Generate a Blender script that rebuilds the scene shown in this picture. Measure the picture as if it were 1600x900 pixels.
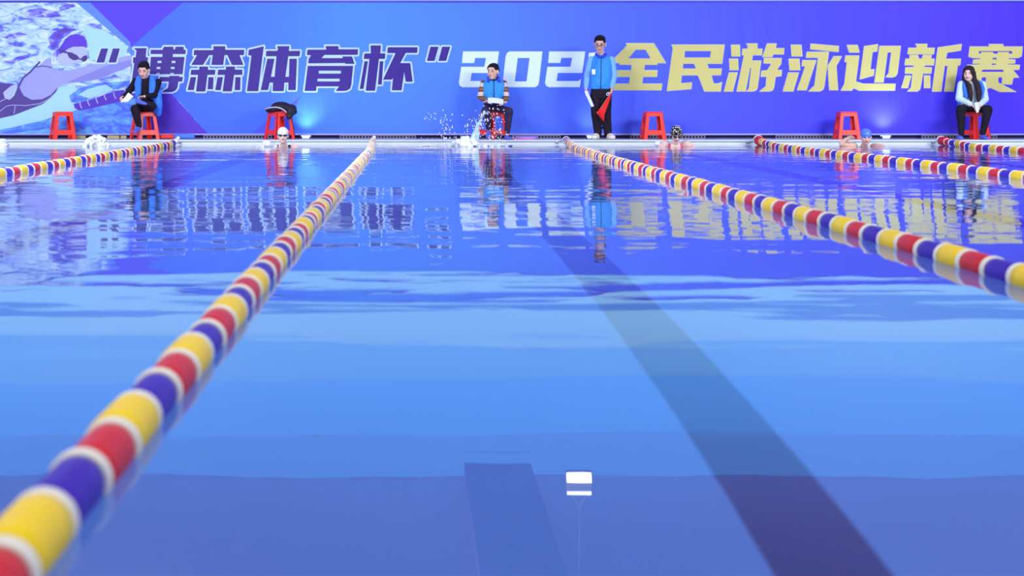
import bpy, bmesh, math, random
from mathutils import Vector, Matrix, Euler
from mathutils.geometry import tessellate_polygon

for o in list(bpy.data.objects):
    bpy.data.objects.remove(o)
S = bpy.context.scene
C = S.collection
R = math.radians
rnd = random.Random(7)

# ------------------------------------------------------------------ camera, world, lights, exposure
CAM_H = 0.705            # lens height over the water
LENS = 52.1              # mm on a 36 mm wide sensor
cam = bpy.data.objects.new('camera', bpy.data.cameras.new('camera'))
C.objects.link(cam)
cam.location = (0, 0, CAM_H)
cam.rotation_euler = (R(90), 0, 0)
cam.data.lens = LENS
cam.data.sensor_width = 36
cam.data.shift_x = (800 - 644) / 1600
cam.data.shift_y = -(450 - 161) / 1600
cam.data.clip_end = 200
cam.data.dof.use_dof = True
cam.data.dof.focus_distance = 25.4
cam.data.dof.aperture_fstop = 3.0
S.camera = cam

W = bpy.data.worlds.new('world')
S.world = W
W.use_nodes = True
W.node_tree.nodes['Background'].inputs[0].default_value = (0.80, 0.90, 1.0, 1)
W.node_tree.nodes['Background'].inputs[1].default_value = 0.62


def area_light(name, loc, target, sx, sy, power, col):
    d = bpy.data.lights.new(name, 'AREA')
    d.shape = 'RECTANGLE'
    d.size, d.size_y, d.energy, d.color = sx, sy, power, col
    o = bpy.data.objects.new(name, d)
    C.objects.link(o)
    o.location = loc
    o.rotation_euler = (Vector(target) - Vector(loc)).to_track_quat('-Z', 'Y').to_euler()
    return o


area_light('hall_light_left', (-7.0, 14.0, 5.6), (2, 26, 0.9), 6, 2.5, 1500, (1.0, 0.98, 0.96))
area_light('hall_light_right', (12.0, 14.0, 5.6), (3, 26, 0.9), 6, 2.5, 1500, (1.0, 0.98, 0.96))
area_light('hall_light_near', (0.0, 3.0, 6.4), (0.5, 7, 0), 12, 7, 420, (1.0, 0.88, 0.84))

S.view_settings.view_transform = 'Standard'
S.view_settings.look = 'None'
S.view_settings.gamma = 1
S.view_settings.use_curve_mapping = False
S.view_settings.exposure = 0.0
S.cycles.use_denoising = True
S.cycles.max_bounces = 12
S.cycles.transmission_bounces = 8
S.cycles.caustics_refractive = True
S.cycles.caustics_reflective = True

# ------------------------------------------------------------------ helpers


def lin(c):
    def f(v):
        v /= 255.0
        return v / 12.92 if v <= 0.04045 else ((v + 0.055) / 1.055) ** 2.4
    return (f(c[0]), f(c[1]), f(c[2]), 1)


def mat(name, rgb, rough=0.5, spec=0.4, noise=0.0, scale=8.0, bump=0.0, emit=0, metal=0.0):
    """procedural principled material; rgb in sRGB 0..255; noise varies the value a little"""
    m = bpy.data.materials.new(name)
    m.use_nodes = True
    nt = m.node_tree
    b = nt.nodes['Principled BSDF']
    b.inputs['Base Color'].default_value = lin(rgb)
    b.inputs['Roughness'].default_value = rough
    b.inputs['Specular IOR Level'].default_value = spec
    b.inputs['Metallic'].default_value = metal
    if emit:
        b.inputs['Emission Color'].default_value = lin(rgb)
        b.inputs['Emission Strength'].default_value = emit
    if noise or bump:
        tc = nt.nodes.new('ShaderNodeTexCoord')
        n = nt.nodes.new('ShaderNodeTexNoise')
        n.inputs['Scale'].default_value = scale
        n.inputs['Detail'].default_value = 4
        nt.links.new(tc.outputs['Object'], n.inputs['Vector'])
        if noise:
            mx = nt.nodes.new('ShaderNodeMix')
            mx.data_type = 'RGBA'
            l = lin(rgb)
            mx.inputs[6].default_value = tuple(v * (1 - noise) for v in l[:3]) + (1,)
            mx.inputs[7].default_value = tuple(min(1, v * (1 + noise)) for v in l[:3]) + (1,)
            nt.links.new(n.outputs['Fac'], mx.inputs[0])
            nt.links.new(mx.outputs[2], b.inputs['Base Color'])
        if bump:
            bp = nt.nodes.new('ShaderNodeBump')
            bp.inputs['Distance'].default_value = bump
            nt.links.new(n.outputs['Fac'], bp.inputs['Height'])
            nt.links.new(bp.outputs['Normal'], b.inputs['Normal'])
    return m


def tag(o, label=None, cat=None, group=None, kind=None):
    if label:
        o['label'] = label
    if cat:
        o['category'] = cat
    if group:
        o['group'] = group
    if kind:
        o['kind'] = kind
    return o


def thing(name, label, cat, loc=(0, 0, 0), rotz=0, group=None):
    o = bpy.data.objects.new(name, None)
    C.objects.link(o)
    o.empty_display_size = 0.1
    o.location = loc
    o.rotation_euler = (0, 0, rotz)
    return tag(o, label, cat, group)


def link_mesh(name, me, mats, parent=None, smooth=False):
    for m in (mats if isinstance(mats, (list, tuple)) else [mats]):
        me.materials.append(m)
    if smooth:
        me.polygons.foreach_set('use_smooth', [True] * len(me.polygons))
    o = bpy.data.objects.new(name, me)
    C.objects.link(o)
    if parent:
        o.parent = parent
    return o


def obj(name, bm, mats, parent=None, smooth=False):
    me = bpy.data.meshes.new(name)
    bm.normal_update()
    bm.to_mesh(me)
    bm.free()
    return link_mesh(name, me, mats, parent, smooth)


def struct(name, bm, m):
    return tag(obj(name, bm, m), kind='structure')


def box(bm, lo, hi, bevel=0.0, mi=0):
    lo, hi = Vector(lo), Vector(hi)
    r = bmesh.ops.create_cube(bm, size=1, matrix=Matrix.Translation((lo + hi) / 2) @ Matrix.Diagonal((*(hi - lo), 1)))
    fs = set(f for v in r['verts'] for f in v.link_faces)
    if bevel:
        es = list(set(e for v in r['verts'] for e in v.link_edges))
        rr = bmesh.ops.bevel(bm, geom=es, offset=bevel, segments=2, affect='EDGES', profile=0.6)
        fs = set(rr['faces']) | set(f for f in fs if f.is_valid)
    for f in fs:
        f.material_index = mi
    return bm


def BM():
    return bmesh.new()


def tube(bm, pts, r, seg=8, mi=0):
    """a round tube along pts; r a number or a list"""
    pts = [Vector(p) for p in pts]
    rs = r if isinstance(r, (list, tuple)) else [r] * len(pts)
    rings = []
    up = None
    for i, p in enumerate(pts):
        d = (pts[min(i + 1, len(pts) - 1)] - pts[max(i - 1, 0)]).normalized()
        if up is None:
            a = d.orthogonal().normalized()
        else:
            a = (up - d * up.dot(d))
            a = a.normalized() if a.length > 1e-5 else d.orthogonal().normalized()
        up = a
        b = d.cross(a)
        rings.append([bm.verts.new(p + (a * math.cos(t) + b * math.sin(t)) * rs[i])
                      for t in [2 * math.pi * k / seg for k in range(seg)]])
    for q in range(len(rings) - 1):
        for k in range(seg):
            f = bm.faces.new((rings[q][k], rings[q][(k + 1) % seg], rings[q + 1][(k + 1) % seg], rings[q + 1][k]))
            f.material_index = mi
    for ring, rev in ((rings[0], True), (rings[-1], False)):
        f = bm.faces.new(ring[::-1] if rev else ring)
        f.material_index = mi
    return bm


def loft(bm, rings, seg=20):
    """rings: (centre, rx, ry) ellipses lying level, from bottom to top"""
    rr = []
    for c, rx, ry in rings:
        c = Vector(c)
        rr.append([bm.verts.new(c + Vector((rx * math.cos(t), ry * math.sin(t), 0)))
                   for t in [2 * math.pi * k / seg for k in range(seg)]])
    for q in range(len(rr) - 1):
        for k in range(seg):
            bm.faces.new((rr[q][k], rr[q][(k + 1) % seg], rr[q + 1][(k + 1) % seg], rr[q + 1][k]))
    bm.faces.new(rr[0][::-1])
    bm.faces.new(rr[-1])
    return bm


def ball(bm, c, r, rot=None, u=16, v=10):
    r = (r, r, r) if isinstance(r, (int, float)) else r
    M = Matrix.Translation(Vector(c)) @ (rot.to_4x4() if rot else Matrix()) @ Matrix.Diagonal((*r, 1))
    bmesh.ops.create_uvsphere(bm, u_segments=u, v_segments=v, radius=1, matrix=M)
    return bm


def limb(bm, chain, seg=12):
    """tapered round limb: chain of (point, radius) with a ball at each joint"""
    for (p, r) in chain:
        ball(bm, p, r, u=12, v=8)
    for (p, r), (q, s) in zip(chain, chain[1:]):
        p, q = Vector(p), Vector(q)
        if (q - p).length > 1e-4:
            tube(bm, [p, q], [r, s], seg)
    return bm


def fuse(name, bm, mats, parent, voxel=0.010, smooth=3, paint=None):
    """melt overlapping closed pieces into one continuous smooth surface"""
    me = bpy.data.meshes.new(name)
    bmesh.ops.recalc_face_normals(bm, faces=bm.faces[:])
    bm.to_mesh(me)
    bm.free()
    t = bpy.data.objects.new('tmp', me)
    C.objects.link(t)
    md = t.modifiers.new('r', 'REMESH')
    md.mode = 'VOXEL'
    md.voxel_size = voxel
    if smooth:
        sm = t.modifiers.new('s', 'SMOOTH')
        sm.factor = 0.5
        sm.iterations = smooth
    dg = bpy.context.evaluated_depsgraph_get()
    dg.update()
    out = bpy.data.meshes.new_from_object(t.evaluated_get(dg))
    out.name = name
    bpy.data.objects.remove(t)
    bpy.data.meshes.remove(me)
    out.materials.clear()
    o = link_mesh(name, out, mats, parent, True)
    if paint:
        for p in out.polygons:
            for (M, c, r, slot) in paint:
                q = M @ p.center - Vector(c)
                if (q.x / r[0]) ** 2 + (q.y / r[1]) ** 2 + (q.z / r[2]) ** 2 < 1:
                    p.material_index = slot
    return o


# ------------------------------------------------------------------ materials
WATER_N = 1.333


def water_material():
    m = bpy.data.materials.new('pool_water')
    m.use_nodes = True
    nt = m.node_tree
    N = nt.nodes
    L = nt.links
    N.clear()
    out = N.new('ShaderNodeOutputMaterial')
    mix = N.new('ShaderNodeMixShader')
    gl = N.new('ShaderNodeBsdfGlossy')
    rf = N.new('ShaderNodeBsdfRefraction')
    fr = N.new('ShaderNodeFresnel')
    gl.inputs['Roughness'].default_value = 0.0
    gl.inputs['Color'].default_value = (1, 1, 1, 1)
    rf.inputs['Roughness'].default_value = 0.0
    rf.inputs['IOR'].default_value = WATER_N
    rf.inputs['Color'].default_value = (0.82, 0.94, 1.0, 1)
    fr.inputs['IOR'].default_value = WATER_N
    tc = N.new('ShaderNodeTexCoord')

    def wave(scale, amp, sx=1.0, detail=2.0):
        mp = N.new('ShaderNodeMapping')
        mp.inputs['Scale'].default_value = (sx, 1, 1)
        n = N.new('ShaderNodeTexNoise')
        n.inputs['Scale'].default_value = scale
        n.inputs['Detail'].default_value = detail
        n.inputs['Roughness'].default_value = 0.45
        L.new(tc.outputs['Object'], mp.inputs['Vector'])
        L.new(mp.outputs['Vector'], n.inputs['Vector'])
        mu = N.new('ShaderNodeMath')
        mu.operation = 'MULTIPLY'
        mu.inputs[1].default_value = amp
        L.new(n.outputs['Fac'], mu.inputs[0])
        return mu.outputs[0]

    def add(a, b):
        n = N.new('ShaderNodeMath')
        n.operation = 'ADD'
        L.new(a, n.inputs[0])
        L.new(b, n.inputs[1])
        return n.outputs[0]

    def mul(a, b):
        n = N.new('ShaderNodeMath')
        n.operation = 'MULTIPLY'
        L.new(a, n.inputs[0])
        L.new(b, n.inputs[1])
        return n.outputs[0]
    # calm long swell everywhere, small chop where the swimmers are (towards the far wall)
    sep = N.new('ShaderNodeSeparateXYZ')
    L.new(tc.outputs['Object'], sep.inputs[0])
    mr = N.new('ShaderNodeMapRange')
    mr.inputs['From Min'].default_value = 4.5
    mr.inputs['From Max'].default_value = 19.0
    mr.inputs['To Min'].default_value = 0.2
    mr.inputs['To Max'].default_value = 2.6
    L.new(sep.outputs['Y'], mr.inputs['Value'])
    ms = N.new('ShaderNodeMapRange')
    ms.inputs['From Min'].default_value = 3.0
    ms.inputs['From Max'].default_value = 4.5
    ms.inputs['To Min'].default_value = 0.10
    ms.inputs['To Max'].default_value = 1.9
    L.new(sep.outputs['Y'], ms.inputs['Value'])
    swell = mul(wave(0.75, 0.0070, 0.35, 3.0), ms.outputs[0])
    chop = mul(wave(1.7, 0.0030, 0.9), mr.outputs[0])
    fine = mul(wave(5.0, 0.0009, 0.8), mr.outputs[0])
    h = add(add(swell, chop), fine)
    bp = N.new('ShaderNodeBump')
    bp.inputs['Distance'].default_value = 1.0
    bp.inputs['Strength'].default_value = 1.0
    L.new(h, bp.inputs['Height'])
    for n in (gl, rf, fr):
        L.new(bp.outputs['Normal'], n.inputs['Normal'])
    L.new(fr.outputs[0], mix.inputs[0])
    L.new(rf.outputs[0], mix.inputs[1])
    L.new(gl.outputs[0], mix.inputs[2])
    L.new(mix.outputs[0], out.inputs['Surface'])
    return m


M_WATER = water_material()
M_POOL = mat('pool_blue_tile', (124, 160, 240), 0.5, 0.2, noise=0.06, scale=0.5)
M_LINE = mat('pool_line_tile', (78, 76, 140), 0.5, 0.2)
M_COPING = mat('coping_stone', (214, 228, 236), 0.5, 0.3, noise=0.08, scale=6)
M_DECK = mat('deck_tile', (176, 186, 200), 0.6, 0.2, noise=0.1, scale=4)
M_WALL = mat('back_wall_paint', (150, 185, 235), 0.7, 0.2, noise=0.03, scale=2)
M_TRIM = mat('dark_skirting', (46, 34, 92), 0.6, 0.3, noise=0.1, scale=5)
M_CEIL = mat('ceiling_sheet', (226, 190, 222), 0.7, 0.2, noise=0.05, scale=1.5)
M_BEAM = mat('ceiling_duct', (160, 124, 190), 0.7, 0.2)
M_WALLGLOW = []  # row tints and strengths stand in for streaks of light mirrored in the water
for k, c in enumerate(((140, 200, 255), (84, 150, 250), (140, 200, 255), (104, 178, 255), (82, 162, 255), (88, 154, 246))):
    m = mat('upper_wall_glow', c, 0.4, 0.2, emit=(1.3, 1.1, 1.35, 1.4, 1.55, 1.35)[k])
    m.node_tree.nodes['Principled BSDF'].inputs['Base Color'].default_value = (0.03, 0.05, 0.08, 1)
    M_WALLGLOW.append(m)

# ------------------------------------------------------------------ the setting
POOL_X0, POOL_X1 = -14.0, 20.0
POOL_Y0, POOL_Y1 = 0.75, 25.0
DEPTH = 1.0
DECK_Z = 0.082
BAN_Y = 26.0

ROPE_X = [-3.96, -0.607, 2.344, 5.65, 8.70]
LANE_MID = [-8.9, -5.6, -2.28, 0.91, 4.0, 7.17, 10.3, 13.5]

struct('pool_floor', box(BM(), (POOL_X0, POOL_Y0 - .2, -DEPTH - .2), (POOL_X1, POOL_Y1 + .2, -DEPTH)), M_POOL)
for k, x in enumerate(LANE_MID):
    b = box(BM(), (x - .125, POOL_Y0 + 1.2, -DEPTH), (x + .125, POOL_Y1 - 1.6, -DEPTH + .004))
    box(b, (x - .5, POOL_Y1 - 1.6, -DEPTH), (x + .5, POOL_Y1 - 1.35, -DEPTH + .004))
    struct('trim_%d' % (k + 1), b, M_LINE)
struct('wall_far', box(BM(), (POOL_X0, POOL_Y1, -DEPTH), (POOL_X1, POOL_Y1 + .2, -0.12)), M_POOL)
struct('wall_near', box(BM(), (POOL_X0, POOL_Y0 - .2, -DEPTH), (POOL_X1, POOL_Y0, -0.02)), M_POOL)
b = box(BM(), (POOL_X0 - .2, POOL_Y0, -DEPTH), (POOL_X0, POOL_Y1, DECK_Z))
struct('wall_left', b, M_POOL)
b = box(BM(), (POOL_X1, POOL_Y0, -DEPTH), (POOL_X1 + .2, POOL_Y1, DECK_Z))
struct('wall_right', b, M_POOL)
# pool lip: a pale coping with a thin shadow groove over the water line
b = box(BM(), (POOL_X0, POOL_Y1, -.12), (POOL_X1, POOL_Y1 + .30, .050))
box(b, (POOL_X0, POOL_Y1 - .03, .056), (POOL_X1, POOL_Y1 + .30, DECK_Z), 0.006)
box(b, (POOL_X0, POOL_Y1 + .02, .045), (POOL_X1, POOL_Y1 + .30, .06))
struct('trim_20', b, M_COPING)
struct('floor', box(BM(), (POOL_X0, POOL_Y1 + .30, -.1), (POOL_X1, 26.4, DECK_Z)), M_DECK)
struct('floor_near', box(BM(), (POOL_X0, -2.5, -.1), (POOL_X1, POOL_Y0, DECK_Z)), M_DECK)

WALL_TOP = 5.9
struct('wall_back', box(BM(), (POOL_X0, 26.14, -.1), (POOL_X1, 26.4, 2.46)), M_WALL)
struct('baseboard_back', box(BM(), (POOL_X0, 26.08, DECK_Z), (POOL_X1, 26.14, .17)), M_TRIM)
# upper wall over the banner, added as glowing rows tinted for mirrored streaks
for k, (z0, z1) in enumerate(((2.46, 2.8), (2.8, 3.05), (3.05, 3.7), (3.7, 4.4), (4.4, 5.4), (5.4, WALL_TOP))):
    struct('wall_glow_%d' % (k + 1), box(BM(), (POOL_X0, 26.30, z0), (POOL_X1, 26.33, z1)), M_WALLGLOW[k])
b = BM()
box(b, (POOL_X0, 26.22, 2.46), (POOL_X1, 26.32, 2.50))
struct('trim_21', b, M_WALL)
struct('ceiling', box(BM(), (POOL_X0, 15.0, WALL_TOP), (POOL_X1, 26.4, WALL_TOP + .15)), M_CEIL)
struct('trim_22', box(BM(), (.92, 15.0, WALL_TOP - .25), (2.1, 26.2, WALL_TOP)), M_BEAM)

# the water
b = BM()
vs = [b.verts.new(v) for v in ((POOL_X0, POOL_Y0, 0), (POOL_X1, POOL_Y0, 0), (POOL_X1, POOL_Y1 + .01, 0), (POOL_X0, POOL_Y1 + .01, 0))]
b.faces.new(vs)
tag(obj('pool_water', b, M_WATER), 'clear blue pool water with soft ripples filling the foreground', 'water', kind='stuff')

# ------------------------------------------------------------------ the banner
U = 89.04                      # image pixels per metre at the banner plane


def img_xz(px, py):
    """image pixel coordinates -> metres on the banner plane"""
    return ((px - 644) / U, CAM_H - (py - 161) / U)


def banner_material():
    m = bpy.data.materials.new('banner_print_blue')
    m.use_nodes = True
    nt = m.node_tree
    N, L = nt.nodes, nt.links
    bs = N['Principled BSDF']
    bs.inputs['Roughness'].default_value = 0.55
    bs.inputs['Specular IOR Level'].default_value = 0.25
    tc = N.new('ShaderNodeTexCoord')
    sp = N.new('ShaderNodeSeparateXYZ')
    L.new(tc.outputs['Object'], sp.inputs[0])
    mr = N.new('ShaderNodeMapRange')
    mr.inputs['From Min'].default_value = -8.0
    mr.inputs['From Max'].default_value = 12.0
    L.new(sp.outputs['X'], mr.inputs['Value'])
    ramp = N.new('ShaderNodeValToRGB')
    L.new(mr.outputs[0], ramp.inputs[0])
    cr = ramp.color_ramp
    stops = [(250, (66, 108, 248)), (420, (70, 122, 250)), (560, (76, 140, 250)), (720, (80, 134, 250)),
             (900, (80, 114, 250)), (1080, (76, 92, 252)), (1300, (68, 66, 242)), (1560, (70, 46, 228))]
    while len(cr.elements) < len(stops):
        cr.elements.new(0.5)
    for e, (px, c) in zip(cr.elements, stops):
        e.position = (img_xz(px, 0)[0] + 8) / 20
    for e, (px, c) in zip(cr.elements, stops):
        e.color = lin(c)
    # the print turns a little more violet towards its lower edge
    mz = N.new('ShaderNodeMapRange')
    mz.inputs['From Min'].default_value = 1.6
    mz.inputs['From Max'].default_value = 0.1
    mz.inputs['To Min'].default_value = 0.0
    mz.inputs['To Max'].default_value = 0.22
    L.new(sp.outputs['Z'], mz.inputs['Value'])
    mx = N.new('ShaderNodeMix')
    mx.data_type = 'RGBA'
    mx.inputs[7].default_value = lin((70, 66, 244))
    L.new(mz.outputs[0], mx.inputs[0])
    L.new(ramp.outputs[0], mx.inputs[6])
    L.new(mx.outputs[2], bs.inputs['Base Color'])
    # shallow diagonal creases of hung vinyl
    mp = N.new('ShaderNodeMapping')
    mp.inputs['Rotation'].default_value = (0, R(28), 0)
    mp.inputs['Scale'].default_value = (2.2, 1, 0.35)
    n = N.new('ShaderNodeTexNoise')
    n.inputs['Scale'].default_value = 1.6
    n.inputs['Detail'].default_value = 3
    L.new(tc.outputs['Object'], mp.inputs[0])
    L.new(mp.outputs[0], n.inputs['Vector'])
    bp = N.new('ShaderNodeBump')
    bp.inputs['Distance'].default_value = 0.03
    L.new(n.outputs['Fac'], bp.inputs['Height'])
    L.new(bp.outputs['Normal'], bs.inputs['Normal'])
    return m


def splash_material(name='printed_white_water', cols=None):
    m = bpy.data.materials.new(name)
    m.use_nodes = True
    nt = m.node_tree
    N, L = nt.nodes, nt.links
    bs = N['Principled BSDF']
    bs.inputs['Roughness'].default_value = 0.55
    tc = N.new('ShaderNodeTexCoord')
    mp = N.new('ShaderNodeMapping')
    mp.inputs['Rotation'].default_value = (0, R(-12), 0)
    mp.inputs['Scale'].default_value = (2.6, 1, 6.0)
    n = N.new('ShaderNodeTexNoise')
    n.inputs['Scale'].default_value = 1.3
    n.inputs['Detail'].default_value = 8
    n.inputs['Roughness'].default_value = 0.62
    n.inputs['Distortion'].default_value = 1.2
    L.new(tc.outputs['Object'], mp.inputs[0])
    L.new(mp.outputs[0], n.inputs['Vector'])
    ramp = N.new('ShaderNodeValToRGB')
    cr = ramp.color_ramp
    cols = cols or [(0.30, (70, 60, 200)), (0.40, (104, 120, 236)), (0.47, (150, 195, 245)), (0.62, (206, 232, 252))]
    while len(cr.elements) < len(cols):
        cr.elements.new(0.5)
    for e, (p, c) in zip(cr.elements, cols):
        e.position = p
    for e, (p, c) in zip(cr.elements, cols):
        e.color = lin(c)
    L.new(n.outputs['Fac'], ramp.inputs[0])
    L.new(ramp.outputs[0], bs.inputs['Base Color'])
    return m


def poly(bm, pts, layer, holes=(), mi=0):
    """a printed patch: polygon of image pixel points at a print layer in front of the sheet"""
    loops = [[Vector((*img_xz(*p), 0)) for p in pts]] + [[Vector((*img_xz(*p), 0)) for p in h] for h in holes]
    flat = [p for l in loops for p in l]
    vs = [bm.verts.new((p.x, BAN_Y - 0.0003 * layer, p.y)) for p in flat]
    for t in tessellate_polygon(loops):
        try:
            f = bm.faces.new([vs[i] for i in t])
        except ValueError:
            continue
        f.material_index = mi
        f.normal_update()
        if f.normal.y > 0:
            f.normal_flip()


STACK = [0]                    # running count that keeps printed strokes from coinciding


def edge_line(bm, pts, w, layer, mi=0, closed=True):
    """a printed line of half width w around a polygon, with round joints"""
    step = 0.00002
    if STACK[0] + 2 * len(pts) > 300:
        STACK[0] = 0
    y = BAN_Y - 0.0003 * layer - step * STACK[0]
    STACK[0] += 2 * len(pts)
    n = len(pts)
    for i in range(n if closed else n - 1):
        a, c = Vector(pts[i]), Vector(pts[(i + 1) % n])
        d = c - a
        if d.length < 1e-6:
            continue
        d.normalize()
        q = Vector((-d.y, d.x)) * w
        y -= step
        vs = [bm.verts.new((img_xz(*p)[0], y, img_xz(*p)[1])) for p in (a + q, c + q, c - q, a - q)]
        f = bm.faces.new(vs)
        f.material_index = mi
        f.normal_update()
        if f.normal.y > 0:
            f.normal_flip()
    for p in pts:
        vs = []
        y -= step
        for k in range(8):
            t = 2 * math.pi * k / 8
            X, Z = img_xz(p[0] + w * math.cos(t), p[1] + w * math.sin(t))
            vs.append(bm.verts.new((X, y, Z)))
        f = bm.faces.new(vs)
        f.material_index = mi
        f.normal_update()
        if f.normal.y > 0:
            f.normal_flip()


def rect(x0, y0, x1, y1):
    return [(x0, y0), (x1, y0), (x1, y1), (x0, y1)]


banner = thing('event_banner', 'long blue printed swimming meet banner hung along the far wall', 'banner', (0, 0, 0))
b = BM()
bz0, bz1 = img_xz(0, 210)[1], img_xz(0, 2.5)[1]
box(b, (POOL_X0 + 1, BAN_Y, bz0), (POOL_X1 - 1, BAN_Y + .02, bz1))
obj('printed_sheet', b, banner_material(), banner)
M_HEM = mat('hem_lavender', (168, 172, 244), 0.5)
M_HEMTOP = mat('hem_violet', (92, 74, 214), 0.5)
b = tube(BM(), [(POOL_X0 + 1, BAN_Y + .005, bz0), (POOL_X1 - 1, BAN_Y + .005, bz0)], .016, 10)
obj('bottom_hem', b, M_HEM, banner, True)
b = tube(BM(), [(POOL_X0 + 1, BAN_Y + .005, bz1), (POOL_X1 - 1, BAN_Y + .005, bz1)], .02, 10)
obj('top_hem', b, M_HEMTOP, banner, True)

# --- the swimmer photograph and the angular shapes at the left end
PM = [splash_material(),                                        # 0 white water
      mat('print_violet', (72, 48, 240), .55),                  # 1
      mat('print_deep_violet', (78, 44, 196), .55),             # 2
      splash_material('printed_blue_water', [(0.30, (60, 70, 236)), (0.45, (66, 110, 246)), (0.55, (84, 150, 248)), (0.68, (110, 190, 250))]),   # 3
      mat('print_pale_water', (160, 214, 246), .55, noise=.10, scale=3),    # 4
      mat('print_skin', (150, 158, 226), .55, noise=.06, scale=3),          # 5
      mat('print_suit', (76, 58, 140), .55, noise=.10, scale=3),            # 6
      mat('print_cap', (84, 46, 204), .55, noise=.12, scale=6),             # 7
      mat('print_goggle', (62, 40, 128), .55),                  # 8
      mat('print_seam', (176, 176, 232), .55),                  # 9
      mat('print_face', (170, 186, 236), .55, noise=.05, scale=5),          # 10
      mat('print_mid_blue', (84, 130, 250), .55),               # 11
      splash_material('printed_dark_wave', [(0.30, (72, 44, 170)), (0.46, (84, 62, 214)), (0.56, (120, 130, 240)), (0.64, (196, 222, 250))]),        # 12
      mat('print_arm_shade', (128, 132, 214), .55, noise=.05, scale=3)]     # 13
b = BM()
poly(b, [(-120, 3), (118, 3), (204, 74), (210, 92), (205, 150), (120, 176), (60, 192), (-120, 209)], 1, mi=0)
poly(b, [(140, 3), (287, 3), (204, 74)], 1.6, mi=1)
poly(b, [(118, 3), (140, 3), (204, 66), (204, 74), (197, 70)], 2, mi=11)
poly(b, [(198, 78), (204, 72), (212, 80), (206, 88)], 3.4, mi=11)
poly(b, [(204, 88), (212, 80), (325, 209), (120, 209), (120, 178), (205, 150)], 1.3, mi=3)
poly(b, [(-120, 209), (-120, 206), (0, 203), (60, 190), (120, 172), (165, 165), (205, 160), (236, 150), (325, 209)], 2.3, mi=3)
poly(b, [(-120, 190), (0, 184), (48, 170), (80, 152), (92, 137), (118, 130), (118, 172), (60, 190), (0, 203), (-120, 206)], 3, mi=4)
poly(b, [(128, 40), (165, 48), (200, 76), (196, 88), (160, 96), (140, 92), (138, 70)], 1.8, mi=4)
poly(b, [(250, 148), (262, 140), (325, 209), (225, 209), (232, 180)], 3.2, mi=2)
# darker waves
for w in ([(92, 12), (100, 8), (115, 6), (118, 10), (105, 15), (94, 17)], [(75, 60), (85, 50), (100, 44), (124, 46), (112, 50), (98, 60), (90, 74), (80, 74)],
          [(30, 20), (60, 12), (90, 18), (96, 26), (70, 28), (44, 27)], [(0, 128), (10, 130), (30, 132), (20, 142), (4, 148), (-20, 150)],
          [(5, 96), (30, 88), (48, 84), (44, 90), (20, 100)], [(0, 58), (30, 50), (44, 54), (16, 62)],
          [(82, 84), (92, 76), (92, 98), (84, 96)]):
    poly(b, w, 2.6, mi=12)
# suit, skin, head
poly(b, [(-60, 140), (0, 131), (20, 131), (5, 145), (8, 154), (15, 156), (22, 150), (27, 138), (31, 138), (36, 148), (50, 156), (64, 155),
         (78, 149), (91, 136), (88, 143), (80, 153), (66, 163), (48, 170), (22, 180), (0, 185), (-60, 205)], 4, mi=6)
poly(b, [(5, 145), (10, 140), (20, 133), (28, 131), (24, 140), (20, 152), (15, 156), (8, 154)], 5, mi=10)
poly(b, [(80, 90), (82, 105), (93, 108), (117, 108), (148, 100), (170, 93), (206, 86), (206, 103), (180, 113), (153, 124), (127, 128), (100, 132),
         (90, 137), (80, 148), (66, 155), (50, 156), (38, 150), (32, 140), (31, 130), (36, 122), (48, 113), (58, 106), (62, 102), (72, 92)], 5, mi=5)
poly(b, [(104, 129), (150, 110), (172, 101), (206, 93), (206, 103), (180, 113), (153, 124), (127, 128)], 6, mi=13)
edge_line(b, [(28, 138), (36, 122), (48, 112), (62, 97)], 1.5, 7, 6, False)
edge_line(b, [(48, 112), (56, 105), (66, 103), (74, 104), (81, 106)], .8, 7, 6, False)
edge_line(b, [(0, 174), (10, 166), (20, 164), (40, 165), (62, 162), (76, 155), (85, 147)], .5, 7, 9, False)
edge_line(b, [(24, 165), (22, 178)], .5, 7, 9, False)
edge_line(b, [(-10, 162), (0, 159), (8, 155)], .5, 7, 9, False)
poly(b, [(103, 78), (107, 75), (115, 73), (135, 74), (137, 84), (134, 92), (128, 98), (118, 103), (108, 107), (95, 105), (87, 98), (90, 90), (93, 84), (100, 82)], 6, mi=10)
poly(b, [(91, 78), (98, 68), (102, 61), (110, 55), (120, 53), (130, 56), (135, 63), (137, 75), (130, 73), (115, 73), (107, 76), (103, 79), (100, 82), (93, 85)], 7, mi=7)
edge_line(b, [(94, 79), (104, 82)], 1.6, 8, 8, False)
poly(b, [(104, 81), (112, 82), (120, 86), (124, 90), (120, 94), (114, 94), (108, 90)], 8, mi=8)
poly(b, [(126, 92), (130, 88), (135, 86), (137, 91), (135, 95), (130, 97)], 8, mi=8)
edge_line(b, [(120, 91), (128, 93)], 1.0, 8, 8, False)
poly(b, [(80, 98), (88, 94), (96, 102), (108, 104), (118, 98), (127, 99), (120, 106), (108, 110), (92, 109), (82, 104)], 7, mi=0)
# printed lane rope
poly(b, [(112, 160), (108, 150), (124, 138), (150, 130), (206, 126), (206, 134), (180, 140), (150, 152), (125, 160)], 4.2, mi=3)
poly(b, [(122, 148), (140, 138), (165, 132), (178, 140), (160, 148), (140, 154)], 5, mi=4)
poly(b, [(115, 162), (125, 160), (150, 153), (168, 146), (182, 142), (195, 140), (200, 134), (215, 130), (236, 128), (236, 147), (195, 157), (150, 168), (124, 173), (117, 169)], 6, mi=2)
for x0, y0 in ((125, 160), (137, 156), (150, 152), (163, 147), (178, 145), (194, 136)):
    edge_line(b, [(x0, y0), (x0 + .6, y0 + 4), (x0 + 3, y0 + 9)], .8, 7, 9, False)
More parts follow.
